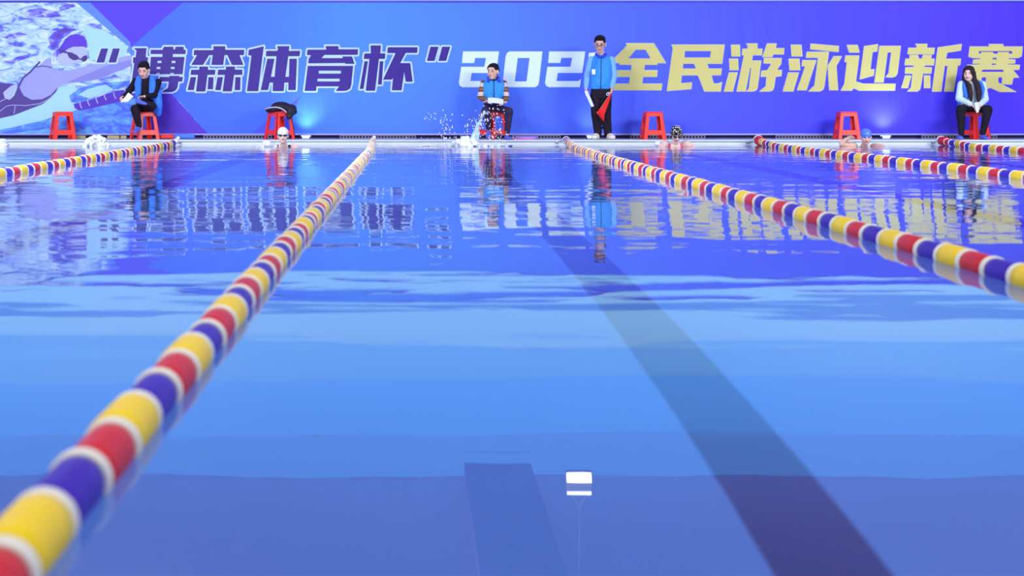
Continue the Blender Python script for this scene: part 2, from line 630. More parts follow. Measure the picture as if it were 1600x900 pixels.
# faint big facets of the design
obj('swimmer_photo_print', b, PM, banner)
b = BM()
M_FAC = [mat('print_facet_light', (84, 142, 250), .55), mat('print_facet_dark', (76, 84, 246), .55)]
poly(b, [(392, 209), (470, 150), (450, 190), (452, 209)], 1, mi=1)
obj('facet_print', b, M_FAC, banner)

# --- lettering
G_PURPLE = []
G_WHITE = []
G_YELLOW = []


def glyph(dest, ox, oy, sc, polys, holes=(), dx=0):
    f = lambda p: (ox + (p[0] + dx) / sc, oy + p[1] / sc)
    for i, pl in enumerate(polys):
        hs = [h for (k, h) in holes if k == i]
        dest.append(([f(p) for p in pl], [[f(p) for p in h] for h in hs]))


glyph(G_PURPLE, 140, 60, 10, [
    [(185, 158), (293, 158), (232, 376), (108, 376)], [(368, 158), (475, 158), (415, 376), (297, 376)],
    [(690, 152), (893, 152), (880, 295), (915, 295), (908, 385), (868, 385), (820, 830), (640, 830), (700, 385), (680, 385), (685, 295), (722, 295), (735, 190)],
    [(958, 178), (1140, 178), (1160, 130), (1310, 130), (1312, 170), (1340, 170), (1345, 130), (1470, 130), (1475, 178), (1505, 178), (1500, 245), (1305, 245),
     (1300, 290), (1485, 290), (1455, 560), (940, 560), (960, 290), (1140, 290), (1140, 245), (955, 245)],
    [(1100, 602), (1250, 602), (1250, 585), (1405, 585), (1405, 602), (1460, 602), (1448, 675), (1390, 675), (1375, 770), (1345, 815), (1290, 838), (1130, 838),
     (1225, 775), (1240, 675), (1090, 675)]],
    [(3, rect(1064, 350, 1125, 385)), (3, rect(1285, 350, 1342, 385)), (3, rect(1050, 445, 1108, 478)), (3, rect(1272, 445, 1330, 478)),
     (3, rect(1045, 540, 1098, 556)), (3, rect(1262, 540, 1318, 556))])
glyph(G_PURPLE, 290, 60, 10, [
    [(425, 122), (622, 122), (622, 178), (920, 178), (912, 262), (845, 262), (905, 415), (725, 415), (655, 262), (610, 262), (590, 415), (405, 415), (425, 262),
     (370, 262), (275, 415), (90, 415), (180, 262), (128, 262), (135, 182), (432, 182), (440, 150)],
    [(215, 440), (355, 440), (352, 490), (468, 490), (460, 570), (345, 570), (310, 830), (165, 830), (195, 570), (78, 570), (90, 490), (212, 490)],
    [(80, 605), (168, 605), (132, 808), (32, 808)], [(358, 605), (440, 605), (430, 795), (345, 795)],
    [(632, 440), (775, 440), (772, 488), (890, 488), (885, 570), (760, 570), (722, 828), (582, 828), (615, 570), (500, 570), (512, 488), (630, 488)],
    [(502, 605), (585, 605), (550, 808), (465, 808)], [(780, 605), (860, 605), (855, 808), (768, 808)]])
glyph(G_PURPLE, 380, 60, 10, [
    [(88, 178), (322, 122), (235, 825), (60, 825), (130, 270), (80, 262)],
    [(525, 122), (722, 122), (715, 195), (892, 195), (882, 278), (705, 278), (660, 600), (715, 600), (725, 318), (840, 318), (822, 808), (705, 808), (708, 690),
     (645, 690), (635, 825), (462, 825), (468, 690), (415, 690), (390, 808), (275, 808), (378, 318), (490, 318), (435, 600), (492, 600), (520, 278), (355, 278),
     (362, 195), (535, 195), (545, 155)]])
glyph(G_PURPLE, 470, 60, 10, [
    [(385, 120), (588, 120), (592, 170), (895, 170), (888, 258), (370, 258), (325, 308), (650, 308), (655, 282), (800, 282), (840, 398), (700, 398), (685, 385),
     (115, 390), (125, 320), (160, 265), (95, 258), (105, 175), (400, 175)],
    [(110, 430), (818, 430), (790, 720), (770, 785), (720, 815), (660, 822), (545, 822), (600, 750), (245, 750), (240, 822), (60, 822)]],
    [(1, rect(282, 505, 628, 550)), (1, rect(260, 630, 608, 672))])
glyph(G_PURPLE, 555, 60, 10, [
    [(240, 110), (402, 110), (392, 235), (472, 235), (465, 320), (372, 320), (310, 818), (165, 818), (222, 322), (135, 322), (145, 235), (245, 235)],
    [(145, 358), (200, 358), (130, 790), (70, 790)], [(385, 358), (440, 358), (415, 722), (355, 722)],
    [(510, 138), (975, 138), (968, 228), (790, 228), (705, 385), (860, 385), (898, 678), (790, 678), (765, 530), (725, 812), (572, 812), (590, 620), (570, 645),
     (435, 645), (630, 232), (500, 228)],
    [(1175, 130), (1302, 130), (1240, 352), (1120, 352)], [(1358, 130), (1485, 130), (1420, 352), (1300, 352)]])
TWO = [(988, 72), (1360, 72), (1330, 292), (1075, 292), (1062, 380), (1290, 380), (1318, 358), (1305, 440), (985, 440), (955, 425), (945, 395), (970, 232), (1210, 232),
       (1228, 135), (1112, 135), (1100, 188), (978, 188)]
K = 1600 / 240
glyph(G_WHITE, 710, 70, K, [TWO], dx=-897)
glyph(G_WHITE, 710, 70, K, [TWO, [(575, 72), (915, 72), (880, 380), (870, 420), (840, 440), (545, 440), (515, 425), (505, 390), (535, 120), (550, 85)],
                            [(1402, 88), (1560, 72), (1520, 440), (1425, 440), (1450, 180), (1395, 180)]],
      [(1, [(660, 138), (782, 138), (750, 382), (628, 382)])])
glyph(G_YELLOW, 950, 60, 10, [
    [(280, 78), (715, 78), (905, 385), (770, 385), (770, 410), (572, 410), (560, 500), (772, 500), (762, 600), (545, 600), (530, 710), (845, 710), (830, 808),
     (80, 808), (100, 710), (330, 710), (345, 600), (130, 600), (145, 500), (360, 500), (372, 410), (180, 410), (172, 385), (40, 385), (110, 300), (300, 110)]],
    [(0, [(430, 180), (585, 180), (660, 312), (318, 312)])])
glyph(G_YELLOW, 1035, 60, 10, [
    [(140, 100), (970, 100), (930, 395), (695, 395), (722, 475), (925, 475), (910, 575), (760, 575), (800, 708), (870, 708), (928, 682), (908, 828), (655, 828),
     (555, 575), (300, 575), (285, 705), (460, 690), (448, 790), (70, 822), (165, 150)]],
    [(0, [(352, 200), (755, 200), (742, 298), (342, 298)]), (0, [(325, 398), (490, 398), (520, 470), (318, 470)])])
glyph(G_YELLOW, 1125, 60, 10, [
    [(170, 102), (308, 102), (312, 280), (180, 280)], [(140, 320), (278, 320), (285, 495), (150, 495)], [(140, 535), (272, 535), (198, 828), (60, 828)],
    [(410, 82), (580, 82), (580, 165), (660, 165), (650, 262), (510, 262), (495, 350), (640, 350), (585, 760), (570, 805), (520, 828), (415, 828), (450, 785),
     (490, 455), (468, 455), (398, 828), (258, 828), (375, 262), (340, 258), (350, 165), (430, 165), (430, 115)],
    [(735, 82), (880, 82), (865, 155), (1000, 155), (992, 248), (830, 248), (810, 290), (660, 290)],
    [(685, 310), (960, 310), (950, 400), (880, 495), (965, 495), (955, 588), (865, 600), (840, 770), (820, 810), (770, 828), (615, 828), (715, 750), (725, 598),
     (635, 598), (648, 508), (740, 500), (800, 392), (680, 388)]])
glyph(G_YELLOW, 1218, 60, 10, [
    [(175, 102), (338, 102), (352, 280), (188, 280)], [(140, 320), (305, 320), (318, 495), (155, 495)], [(135, 535), (300, 535), (212, 828), (50, 828)],
    [(485, 85), (925, 122), (918, 212), (478, 168)],
    [(425, 212), (768, 212), (700, 740), (680, 800), (630, 828), (450, 828), (545, 735), (600, 302), (412, 300)],
    [(355, 342), (572, 342), (418, 808), (272, 808), (400, 435), (345, 432)],
    [(845, 280), (972, 280), (885, 430), (912, 808), (775, 808), (750, 430)]])
glyph(G_YELLOW, 1310, 60, 10, [
    [(130, 105), (298, 105), (325, 220), (165, 220)],
    [(108, 270), (322, 270), (270, 675), (390, 710), (890, 710), (878, 815), (320, 815), (235, 775), (205, 815), (35, 815), (90, 715), (130, 370), (95, 365)],
    [(400, 125), (615, 92), (602, 200), (530, 215), (495, 490), (558, 482), (548, 580), (330, 640)],
    [(640, 120), (972, 120), (920, 545), (895, 590), (845, 608), (735, 605), (780, 550), (825, 215), (765, 215), (700, 688), (560, 688)]])
glyph(G_YELLOW, 1400, 60, 10, [
    [(300, 88), (485, 88), (480, 150), (600, 150), (588, 245), (180, 245), (192, 150), (320, 150), (322, 115)],
    [(212, 262), (340, 262), (352, 318), (400, 318), (420, 262), (555, 262), (540, 318), (598, 322), (585, 420), (440, 420), (435, 450), (558, 455), (545, 548),
     (418, 548), (385, 740), (370, 800), (330, 828), (175, 828), (232, 770), (258, 550), (138, 548), (145, 455), (272, 450), (275, 420), (132, 418), (145, 322), (210, 318)],
    [(140, 582), (235, 582), (180, 775), (82, 775)], [(435, 582), (530, 582), (530, 775), (435, 775)],
    [(650, 145), (1022, 90), (1008, 188), (795, 222), (775, 322), (1008, 322), (998, 415), (960, 425), (895, 828), (752, 828), (805, 425), (755, 425), (702, 828), (560, 828)]])
glyph(G_YELLOW, 1500, 60, 10, [
    [(445, 92), (670, 92), (675, 130), (975, 130), (958, 280), (905, 305), (750, 308), (750, 328), (862, 335), (855, 390), (740, 395), (735, 412), (932, 415), (920, 488),
     (820, 490), (920, 608), (828, 615), (805, 720), (650, 715), (660, 605), (595, 605), (590, 690), (875, 835), (615, 835), (470, 770), (380, 805), (260, 835),
     (280, 770), (400, 680), (408, 605), (335, 605), (320, 720), (230, 720), (245, 600), (140, 600), (210, 488), (100, 488), (110, 415), (300, 412), (305, 395), (195, 390),
     (205, 335), (320, 328), (320, 308), (190, 305), (130, 285), (150, 130), (460, 130)]],
    [(0, [(290, 200), (808, 200), (808, 238), (760, 238), (760, 212), (585, 212), (585, 238), (520, 238), (510, 212), (325, 212), (325, 238), (290, 238)]),
     (0, rect(502, 305, 568, 328)), (0, rect(489, 395, 555, 412)), (0, [(350, 490), (665, 490), (680, 522), (330, 522)])])

M_INK = mat('ink_purple', (52, 25, 138), .55, noise=.05, scale=6)
M_OUT = mat('ink_pale_outline', (186, 220, 248), .55)
M_INKW = mat('ink_white', (214, 240, 246), .55)
M_INKY = mat('ink_yellow', (206, 203, 124), .55, noise=.04, scale=8)
M_INKYE = mat('ink_yellow_edge', (210, 220, 190), .55)


def lettering(name, glyphs, ink, edge, w, fill_under):
    bm = BM()
    for pts, holes in glyphs:
        edge_line(bm, pts, w, 9, 1)
        poly(bm, pts, 8.9, () if fill_under else holes, 1)
        poly(bm, pts, 34, holes, 0)
    return obj(name, bm, [ink, edge], banner)


lettering('purple_lettering', G_PURPLE, M_INK, M_OUT, 2.6, True)
lettering('white_numerals', G_WHITE, M_INKW, M_INKW, .4, False)
lettering('yellow_lettering', G_YELLOW, M_INKY, M_INKYE, .5, False)

# ------------------------------------------------------------------ lane ropes
M_FLOAT = {'R': mat('float_red', (208, 32, 36), .45, .2, noise=.08, scale=10),
           'Y': mat('float_yellow', (246, 210, 14), .45, .2, noise=.06, scale=10),
           'B': mat('float_blue', (62, 24, 178), .45, .2, noise=.08, scale=10)}
M_RIM = mat('float_rim_white', (236, 232, 222), .4, .4)
M_CABLE = mat('rope_cable', (190, 196, 206), .4, .4)
M_STEEL = mat('hook_steel', (190, 200, 210), .3, .5, metal=.8)
FL_R, PITCH = .053, .2717


def lathe_y(bm, prof, seg=28):
    """profile (y, r) turned about the Y axis"""
    rings = [[bm.verts.new((r * math.cos(t), y, r * math.sin(t))) for t in [2 * math.pi * k / seg for k in range(seg)]] for y, r in prof]
    for q in range(len(rings) - 1):
        for k in range(seg):
            bm.faces.new((rings[q][k], rings[q + 1][k], rings[q + 1][(k + 1) % seg], rings[q][(k + 1) % seg]))
    bm.faces.new(rings[0])
    bm.faces.new(rings[-1][::-1])
    bmesh.ops.recalc_face_normals(bm, faces=bm.faces[:])
    return bm


def float_meshes():
    h = PITCH / 2 - .004
    d = {}
    for key, m in M_FLOAT.items():
        q = FL_R * {'R': .98, 'Y': 1.07, 'B': .95}[key]
        b = lathe_y(BM(), [(-h + .018, FL_R * .9), (-h + .019, q), (-h * .5, q * 1.03), (h * .5, q * 1.03), (h - .019, q), (h - .018, FL_R * .9)])
        me = bpy.data.meshes.new('float')
        b.to_mesh(me)
        b.free()
        me.materials.append(m)
        d[key] = me
    b = lathe_y(BM(), [(PITCH / 2 - .017, FL_R * .99), (PITCH / 2 - .013, FL_R * 1.10), (PITCH / 2 + .013, FL_R * 1.10), (PITCH / 2 + .017, FL_R * .99)])
    me = bpy.data.meshes.new('rim')
    b.to_mesh(me)
    b.free()
    me.materials.append(M_RIM)
    d['rim'] = me
    for k, me in d.items():
        me.polygons.foreach_set('use_smooth', [len(p.vertices) == 4 for p in me.polygons])
    return d


FM = float_meshes()


def lane_rope(label, xs, y_phase, y_near, y_far, end):
    """xs: list of (y, x, z) knots of the rope's line from far to near; a yellow float is centred at y_phase"""
    def at(y):
        if y >= xs[0][0]:
            return Vector((xs[0][1], y, xs[0][2]))
        for (ya, xa, za), (yb, xb, zb) in zip(xs, xs[1:]):
            if ya >= y >= yb:
                t = (ya - y) / (ya - yb)
                t = t * t * (3 - 2 * t)
                return Vector((xa + (xb - xa) * t, y, za + (zb - za) * t))
        return Vector((xs[-1][1], y, xs[-1][2]))
    root = thing('lane_rope', label, 'lane rope', at(y_near) * 1.0, 0, 'striped lane ropes across the pool')
    o0 = root.location.copy()
    far = at(y_far)
    hook = Vector((far.x + end.get('hook_dx', 0), POOL_Y1 - .012, .045))
    n = 24
    pts = [at(y_near + (y_far - y_near) * k / n) - o0 for k in range(n + 1)] + [hook - o0]
    obj('cable', tube(BM(), pts, .008, 8), M_CABLE, root, True)
    b = box(BM(), hook - o0 + Vector((-.03, -.004, -.025)), hook - o0 + Vector((.03, .012, .025)), .004)
    tube(b, [hook - o0 + Vector((0, -.004, .012)), hook - o0 + Vector((0, -.03, .012)), hook - o0 + Vector((0, -.035, -.01)), hook - o0 + Vector((0, -.02, -.02))], .006, 8)
    obj('wall_hook', b, M_STEEL, root)
    order = ['Y', 'B', 'R']
    k0 = math.ceil((y_near - y_phase) / PITCH + .5)
    k1 = math.floor((y_far - y_phase) / PITCH - .5)
    for k in range(k0, k1 + 1):
        y = y_phase + k * PITCH
        p, q = at(y - .13), at(y + .13)
        col = order[k % 3]
        if k == k1 and 'last' in end:
            col = end['last']
        f = bpy.data.objects.new('float', FM[col])
        C.objects.link(f)
        f.parent = root
        f.location = (p + q) / 2 - o0 + Vector((rnd.uniform(-.004, .004), 0, rnd.uniform(-.003, .003)))
        f.rotation_euler = (q - p).to_track_quat('Y', 'Z').to_euler()
        if k == k1 and 'last_scale' in end:
            s = end['last_scale']
            f.scale = (s, 1.2, s)
            f.location.y += .02
        r = bpy.data.objects.new('rim', FM['rim'])
        C.objects.link(r)
        r.parent = f
    if 'knob' in end:
        e = at(y_far + .02) - o0
        b = ball(BM(), e + Vector((0, .06, .015)), (.05, .08, .05))
        ball(b, e + Vector((.02, .10, .06)), (.03, .03, .035))
        obj('end_knob', b, M_RIM, root, True)
    return root


lane_rope('striped lane rope at far left, its white knob ending below the cross legged man',
          [(25, -3.91, .07), (23.8, -3.93, .03), (22.5, -3.96, .02)], 14.94, 11.8, 24.55, {'knob': 1})
lane_rope('striped lane rope running from the near left corner up to the wall',
          [(25, -.655, .08), (23.6, -.64, .04), (21, -.605, .02), (15, -.600, .02)], 2.28, 1.0, 24.55, {'knob': 1})
lane_rope('striped lane rope crossing the right half, from below the standing man',
          [(24.9, 2.56, .10), (23.9, 2.53, .05), (22.4, 2.47, .022), (18.9, 2.42, .02), (15.2, 2.385, .02)], 6.48, 3.6, 24.8, {'last': 'B', 'last_scale': 1.12, 'hook_dx': -.12})
lane_rope('striped lane rope ending in a thick red float near the swimmer in the blue cap',
          [(24.9, 5.79, .09), (24.2, 5.76, .05), (22.8, 5.70, .02), (20, 5.65, .02)], 14.55, 12.0, 24.85, {'last': 'R', 'last_scale': 1.45, 'hook_dx': -.13})
lane_rope('short visible striped lane rope below the long haired woman at far right',
          [(24.9, 8.84, .08), (24.0, 8.80, .05), (22.8, 8.72, .02), (21, 8.70, .02)], 23.77, 18.6, 24.85, {'last': 'R', 'last_scale': 1.35, 'hook_dx': -.06})

# ------------------------------------------------------------------ things on the deck
M_RED = mat('stool_red_plastic', (240, 48, 42), .35, .45, noise=.05, scale=6)


def panel(bm, a0, a1, b0, b1, z0, z1, n, th):
    """slanting flat bar: from the segment a0-a1 at height z0 to b0-b1 at z1, thickened by th along n"""
    n = Vector(n) * th
    q = [Vector((*a0, z0)), Vector((*a1, z0)), Vector((*b1, z1)), Vector((*b0, z1))]
    v = [bm.verts.new(p) for p in q] + [bm.verts.new(p - n) for p in q]
    for f in ((0, 1, 2, 3), (7, 6, 5, 4), (0, 4, 5, 1), (1, 5, 6, 2), (2, 6, 7, 3), (3, 7, 4, 0)):
        bm.faces.new([v[i] for i in f])
    bmesh.ops.recalc_face_normals(bm, faces=bm.faces[:])


def hw(z):
    """half width of the stool's outer faces at height z"""
    return .198 - (.198 - .143) * z / .45


def make_stool(label):
    t = thing('plastic_stool', label, 'stool')
    b = box(BM(), (-.147, -.147, .45), (.147, .147, .47), .008)
    box(b, (-.120, -.120, .468), (.120, .120, .474), .004)
    obj('seat', b, M_RED, t)
    for sx in (-1, 1):
        for sy in (-1, 1):
            b = BM()
            w0, w1 = .068, .060
            h0, h1 = hw(0), hw(.455)
            panel(b, (sx * h0, sy * h0), (sx * (h0 - w0), sy * h0), (sx * h1, sy * h1), (sx * (h1 - w1), sy * h1), 0, .455, (0, sy, 0), .012)
            panel(b, (sx * h0, sy * h0), (sx * h0, sy * (h0 - w0)), (sx * h1, sy * h1), (sx * h1, sy * (h1 - w1)), 0, .455, (sx, 0, 0), .012)
            obj('leg', b, M_RED, t)
    for z0, z1, nm in ((.080, .158, 'rail'), (.398, .455, 'apron')):
        for k in range(4):
            c, s = [(1, 0), (0, 1), (-1, 0), (0, -1)][k]
            b = BM()
            a, d = hw(z0) - .001, hw(z1) - .001
            wa, wd = hw(z0) - .06, hw(z1) - .06
            rot = lambda x, y: (x * c - y * s, x * s + y * c)
            panel(b, rot(-wa, -a), rot(wa, -a), rot(-wd, -d), rot(wd, -d), z0, z1, (rot(0, -1)[0], rot(0, -1)[1], 0), .011)
            obj(nm, b, M_RED, t)
    return t


def dup(root, label):
    r = root.copy()
    C.objects.link(r)
    r['label'] = label
    for ch in list(root.children):
        c = ch.copy()
        C.objects.link(c)
        c.parent = r
    return r


def dx(px, y):
    return (px - 644) * y / 2315


SY = 25.55
stool0 = make_stool('empty red plastic stool at far left below the printed swimmer')
STOOLS = [(98, 'x', 24, 25.50),
          (226, 'red plastic stool under the cross legged man in a black top', 34, SY),
          (437, 'red plastic stool with a black jacket lying on its seat', 38, SY),
          (769, 'red plastic stool under the seated man with striped sleeves', 42, SY),
          (1020, 'empty red plastic stool behind the swimmer in the dotted cap', 2, 25.50),
          (1323, 'empty red plastic stool behind the swimmer in the blue cap', -2, 25.50),
          (1522, 'red plastic stool under the long haired woman at the right', 32, SY)]
for i, (px, lb, rz, y) in enumerate(STOOLS):
    o = stool0 if i == 0 else dup(stool0, lb)
    o.location = (dx(px, y), y, DECK_Z)
    o.rotation_euler = (0, 0, R(rz))
    o['group'] = 'red plastic stools along the pool edge'

# black jacket lying on a stool
M_BLACK = mat('black_nylon', (34, 30, 48), .6, .3, noise=.2, scale=14, bump=.01)
M_PIPE = mat('jacket_pale_piping', (206, 200, 206), .5)
jx = dx(437, SY)
jk = thing('jacket', 'black padded jacket with pale piping heaped on a red stool', 'jacket', (jx, SY, DECK_Z + .474))
b = BM()
for c, r in (((-.10, -.05, .035), (.15, .14, .05)), ((.02, .0, .09), (.17, .15, .085)), ((.16, -.02, .06), (.14, .14, .075)), ((.24, -.05, .0), (.07, .10, .06)),
             ((.19, -.12, -.02), (.07, .05, .10)), ((.17, -.14, -.09), (.05, .035, .05)), ((-.19, -.06, .02), (.05, .09, .035))):
    ball(b, c, r)
fuse('body', b, M_BLACK, jk, .012, 5)
obj('piping', tube(BM(), [(-.23, -.12, .045), (-.16, -.185, .068), (-.06, -.20, .078), (.03, -.19, .062), (.10, -.19, .02), (.135, -.195, -.015)], .011, 8), M_PIPE, jk, True)

# grey drainage grates along the foot of the wall
M_GRATE = mat('grate_grey', (122, 120, 150), .5, .3, noise=.12, scale=12)
M_GRSHADE = mat('grate_shadow_gap', (40, 34, 62), .8, .1)  # dark colour standing in for the shade inside the grate slots


def grate(px0, px1, label):
    y = 25.93
    x0, x1 = dx(px0, y), dx(px1, y)
    L = x1 - x0
    t = thing('drain_grate', label, 'grate', ((x0 + x1) / 2, y, DECK_Z), 0, 'grey slotted drain grates along the wall')
    b = BM()
    box(b, (-L / 2, 0, 0), (L / 2, .02, .014))
    box(b, (-L / 2, 0, .048), (L / 2, .02, .062))
    n = max(4, int(L / .055))
    for k in range(n + 1):
        x = -L / 2 + (L - .018) * k / n
        box(b, (x, .002, .012), (x + .018, .018, .05))
    obj('slotted_bar', b, M_GRATE, t)
    obj('slot_shade', box(BM(), (-L / 2 + .01, .02, .002), (L / 2 - .01, .035, .06)), M_GRSHADE, t)
    return t


grate(318, 425, 'grey slotted drain grate left of the jacket stool')
grate(531, 650, 'grey slotted drain grate left of the splash in the middle')
grate(800, 876, 'grey slotted drain grate beside the seated man with striped sleeves')
grate(985, 1102, 'grey slotted drain grate behind the swimmer in the dotted cap')
grate(1212, 1330, 'grey slotted drain grate behind the stool near the blue capped swimmer')
grate(1440, 1500, 'grey slotted drain grate left of the long haired woman')
grate(1528, 1558, 'short grey slotted drain grate right of the long haired woman')

# pale timber blocks at the left
M_TIMB = mat('timber_pale', (190, 176, 130), .7, .2, noise=.15, scale=9)
for px0, px1, lb in ((120, 134, 'pale timber block right behind the far left stool'), (168, 187, 'longer pale timber block under the banner left of the cross legged man'),
                     (189, 198, 'short pale timber block next to the red stool of the cross legged man')):
    y = 25.88
    b = box(BM(), (-(px1 - px0) / 89.3 / 2, -.03, 0), ((px1 - px0) / 89.3 / 2, .03, .055), .005)
    o = tag(obj('timber_block', b, M_TIMB), lb, 'wood block', 'pale timber blocks under the banner')
    o.location = (dx((px0 + px1) / 2, y), y, DECK_Z)

# foam tubes and boards lying on the deck
M_NOODLE = [mat('foam_red', (226, 70, 66), .7, .2, noise=.08, scale=20), mat('foam_blue', (82, 128, 236), .7, .2, noise=.08, scale=20)]
t = thing('foam_noodle', 'red and blue foam pool noodle lying beside the cross legged man', 'pool noodle', (dx(276, 25.6), 25.6, DECK_Z + .045))
obj('red_half', tube(BM(), [(-.32, 0, -.008), (-.2, 0, -.003), (-.04, .01, 0)], [.036, .04, .042], 14), M_NOODLE[0], t, True)
obj('blue_half', tube(BM(), [(-.04, .01, 0), (.15, .0, .002), (.31, -.02, 0)], [.043, .044, .04], 14), M_NOODLE[1], t, True)
M_KB = [mat('board_pink', (224, 112, 196), .6, .2), mat('board_lilac', (150, 140, 230), .6, .2)]
for k, (m, lb) in enumerate(zip(M_KB, ('pink foam kickboard lying on the deck beside the striped sleeved man', 'lilac foam kickboard lying on top of the pink one'))):
    b = BM()
    n = 10
    pr = [(-.19, -.14), (.12, -.14)] + [(.12 + .1 * math.sin(t), -.14 * math.cos(t)) for t in [math.pi * q / n for q in range(1, n)]] + [(.12, .14), (-.19, .14)]
    lo = [b.verts.new((x, y, 0)) for x, y in pr]
    hi = [b.verts.new((x, y, .024)) for x, y in pr]
    b.faces.new(lo[::-1])
    b.faces.new(hi)
    for q in range(len(pr)):
        b.faces.new((lo[q], lo[(q + 1) % len(pr)], hi[(q + 1) % len(pr)], hi[q]))
    o = tag(obj('kickboard', b, m), lb, 'kickboard', 'foam kickboards')
    o.location = (dx(819, 25.55) + (.02 if k else 0), 25.55, DECK_Z + .0245 * k)
    o.rotation_euler = (0, 0, R(8 * k - 3))

# LED uplights at the foot of the banner
M_LAMPBODY = mat('uplight_body', (52, 48, 70), .5, .4)
M_LENS = mat('uplight_lens', (205, 232, 255), .3, .3, emit=6.0)
for px, lb, en in ((478, 'glowing white floor uplight between the jacket stool and the second rope', 11), (1384, 'glowing white floor uplight right of the swimmer in the blue cap', 16),
                   (921, 'small floor uplight behind the shoes of the standing man', 3)):
    y = 25.86
    t = thing('floor_uplight', lb, 'light', (dx(px, y), y, DECK_Z), 0, 'LED floor uplights under the banner')
    s = 1.0 if en > 5 else .6
    b = box(BM(), (-.10 * s, -.02, 0), (.10 * s, .05, .05), .008)
    obj('housing', b, M_LAMPBODY, t)
    b = box(BM(), (-.060 * s, -.026, .012), (.060 * s, -.021, .044))
    box(b, (-.085 * s, -.015, .050), (.085 * s, .045, .053))
    obj('lens', b, M_LENS, t)
    d = bpy.data.lights.new('uplight', 'SPOT')
    d.energy, d.color, d.spot_size, d.spot_blend, d.shadow_soft_size = en * 5.0, (.5, .78, 1), R(115), 1.0, .09
    lo = bpy.data.objects.new('uplight_beam', d)
    C.objects.link(lo)
    lo.parent = t
    lo.location = (0, -.03, .07)
    lo.rotation_euler = Vector((0, .13, 1)).to_track_quat('-Z', 'Y').to_euler()

# hanging floodlight whose mirror image shows in the near water
M_FLOOD = mat('flood_lens', (255, 255, 255), .3, .3, emit=7.0)
M_POLE = mat('lamp_pole', (140, 140, 160), .5, .4)
t = thing('hanging_floodlight', 'white floodlight on a thin pole under the ceiling, seen mirrored in the water', 'light', (2.255, 20.0, WALL_TOP))
b = tube(BM(), [(0, 0, 0), (0, 0, -1.15)], .012, 8)
obj('pole', b, M_POLE, t, True)
b = box(BM(), (-.175, .03, -1.61), (.175, .12, -1.30), .01)
tube(b, [(0, .0, -1.14), (-.1, .05, -1.31)], .01, 6)
tube(b, [(0, .0, -1.14), (.1, .05, -1.31)], .01, 6)
obj('housing', b, M_POLE, t)
obj('lower_lens', box(BM(), (-.164, .015, -1.595), (.164, .03, -1.505)), M_FLOOD, t)
obj('upper_lens', box(BM(), (-.164, .015, -1.37), (.164, .03, -1.325)), M_FLOOD, t)

# ------------------------------------------------------------------ people
M_SKIN = mat('skin', (226, 184, 164), .55, .3, noise=.05, scale=12)
M_SKINF = mat('skin_fair', (240, 206, 192), .55, .3, noise=.04, scale=12)
M_EYE = mat('eye_brow_dark', (44, 32, 38), .5)
M_LIP = mat('lips', (176, 92, 92), .5)
M_HAIR = mat('hair_black', (30, 24, 34), .85, .2, noise=.3, scale=40)
M_HAIRB = mat('hair_dark_brown', (44, 29, 38), .7, .3, noise=.3, scale=40)
M_VEST = mat('vest_sky_blue', (56, 150, 240), .65, .25, noise=.06, scale=7, bump=.05)
M_VESTD = mat('vest_royal_blue', (62, 128, 248), .65, .25, noise=.06, scale=7, bump=.05)
M_COLLAR = mat('collar_violet_blue', (70, 70, 214), .65, .2)
M_ZIP = mat('zip_dark', (34, 40, 96), .5)
M_BLKTOP = mat('black_knit', (26, 22, 36), .8, .2, noise=.2, scale=20)
M_BLKTR = mat('black_trousers', (30, 25, 42), .8, .2, noise=.2, scale=8, bump=.05)
M_DKTR = mat('dark_violet_trousers', (52, 44, 82), .8, .2, noise=.2, scale=8, bump=.05)
M_LTBLUE = mat('light_blue_sleeve', (124, 184, 250), .7, .2, noise=.05, scale=12)
M_PALE = mat('pale_mint_sweater', (204, 232, 240), .7, .2, noise=.05, scale=12)
M_SLIP = mat('blue_slipper', (92, 104, 216), .6, .3, noise=.08, scale=14)
M_SHOE = mat('cream_shoe', (226, 222, 210), .6, .3, noise=.1, scale=12)
M_SOLE = mat('shoe_sole_grey', (180, 178, 176), .7, .2)
M_PAPER = mat('paper_white', (226, 240, 246), .7, .2)
M_FRAME = mat('glasses_frame', (60, 40, 60), .4, .4)
M_FLAG = mat('flag_red', (236, 44, 50), .7, .2, noise=.08, scale=10, bump=.01)
M_STICK = mat('flag_stick', (190, 160, 130), .6)


def stripe_mat():
    m = bpy.data.materials.new('striped_knit_sleeve')
    m.use_nodes = True
    nt = m.node_tree
    N, L = nt.nodes, nt.links
    bs = N['Principled BSDF']
    bs.inputs['Roughness'].default_value = .8
    tc = N.new('ShaderNodeTexCoord')
    sp = N.new('ShaderNodeSeparateXYZ')
    L.new(tc.outputs['Object'], sp.inputs[0])
    m1 = N.new('ShaderNodeMath')
    m1.operation = 'MULTIPLY_ADD'
    m1.inputs[1].default_value = 1 / .16
    m1.inputs[2].default_value = .28
    L.new(sp.outputs['Z'], m1.inputs[0])
    m2 = N.new('ShaderNodeMath')
    m2.operation = 'FRACT'
    L.new(m1.outputs[0], m2.inputs[0])
    rp = N.new('ShaderNodeValToRGB')
    rp.color_ramp.interpolation = 'CONSTANT'
    cols = [(0, (212, 200, 190)), (.38, (60, 40, 48)), (.5, (150, 96, 60)), (.82, (60, 40, 48)), (.92, (212, 200, 190))]
    cr = rp.color_ramp
    while len(cr.elements) < len(cols):
        cr.elements.new(.5)
    for e, (p, c) in zip(cr.elements, cols):
        e.position = p
    for e, (p, c) in zip(cr.elements, cols):
        e.color = lin(c)
    L.new(m2.outputs[0], rp.inputs[0])
    L.new(rp.outputs[0], bs.inputs['Base Color'])
    return m


M_STRIPE = stripe_mat()


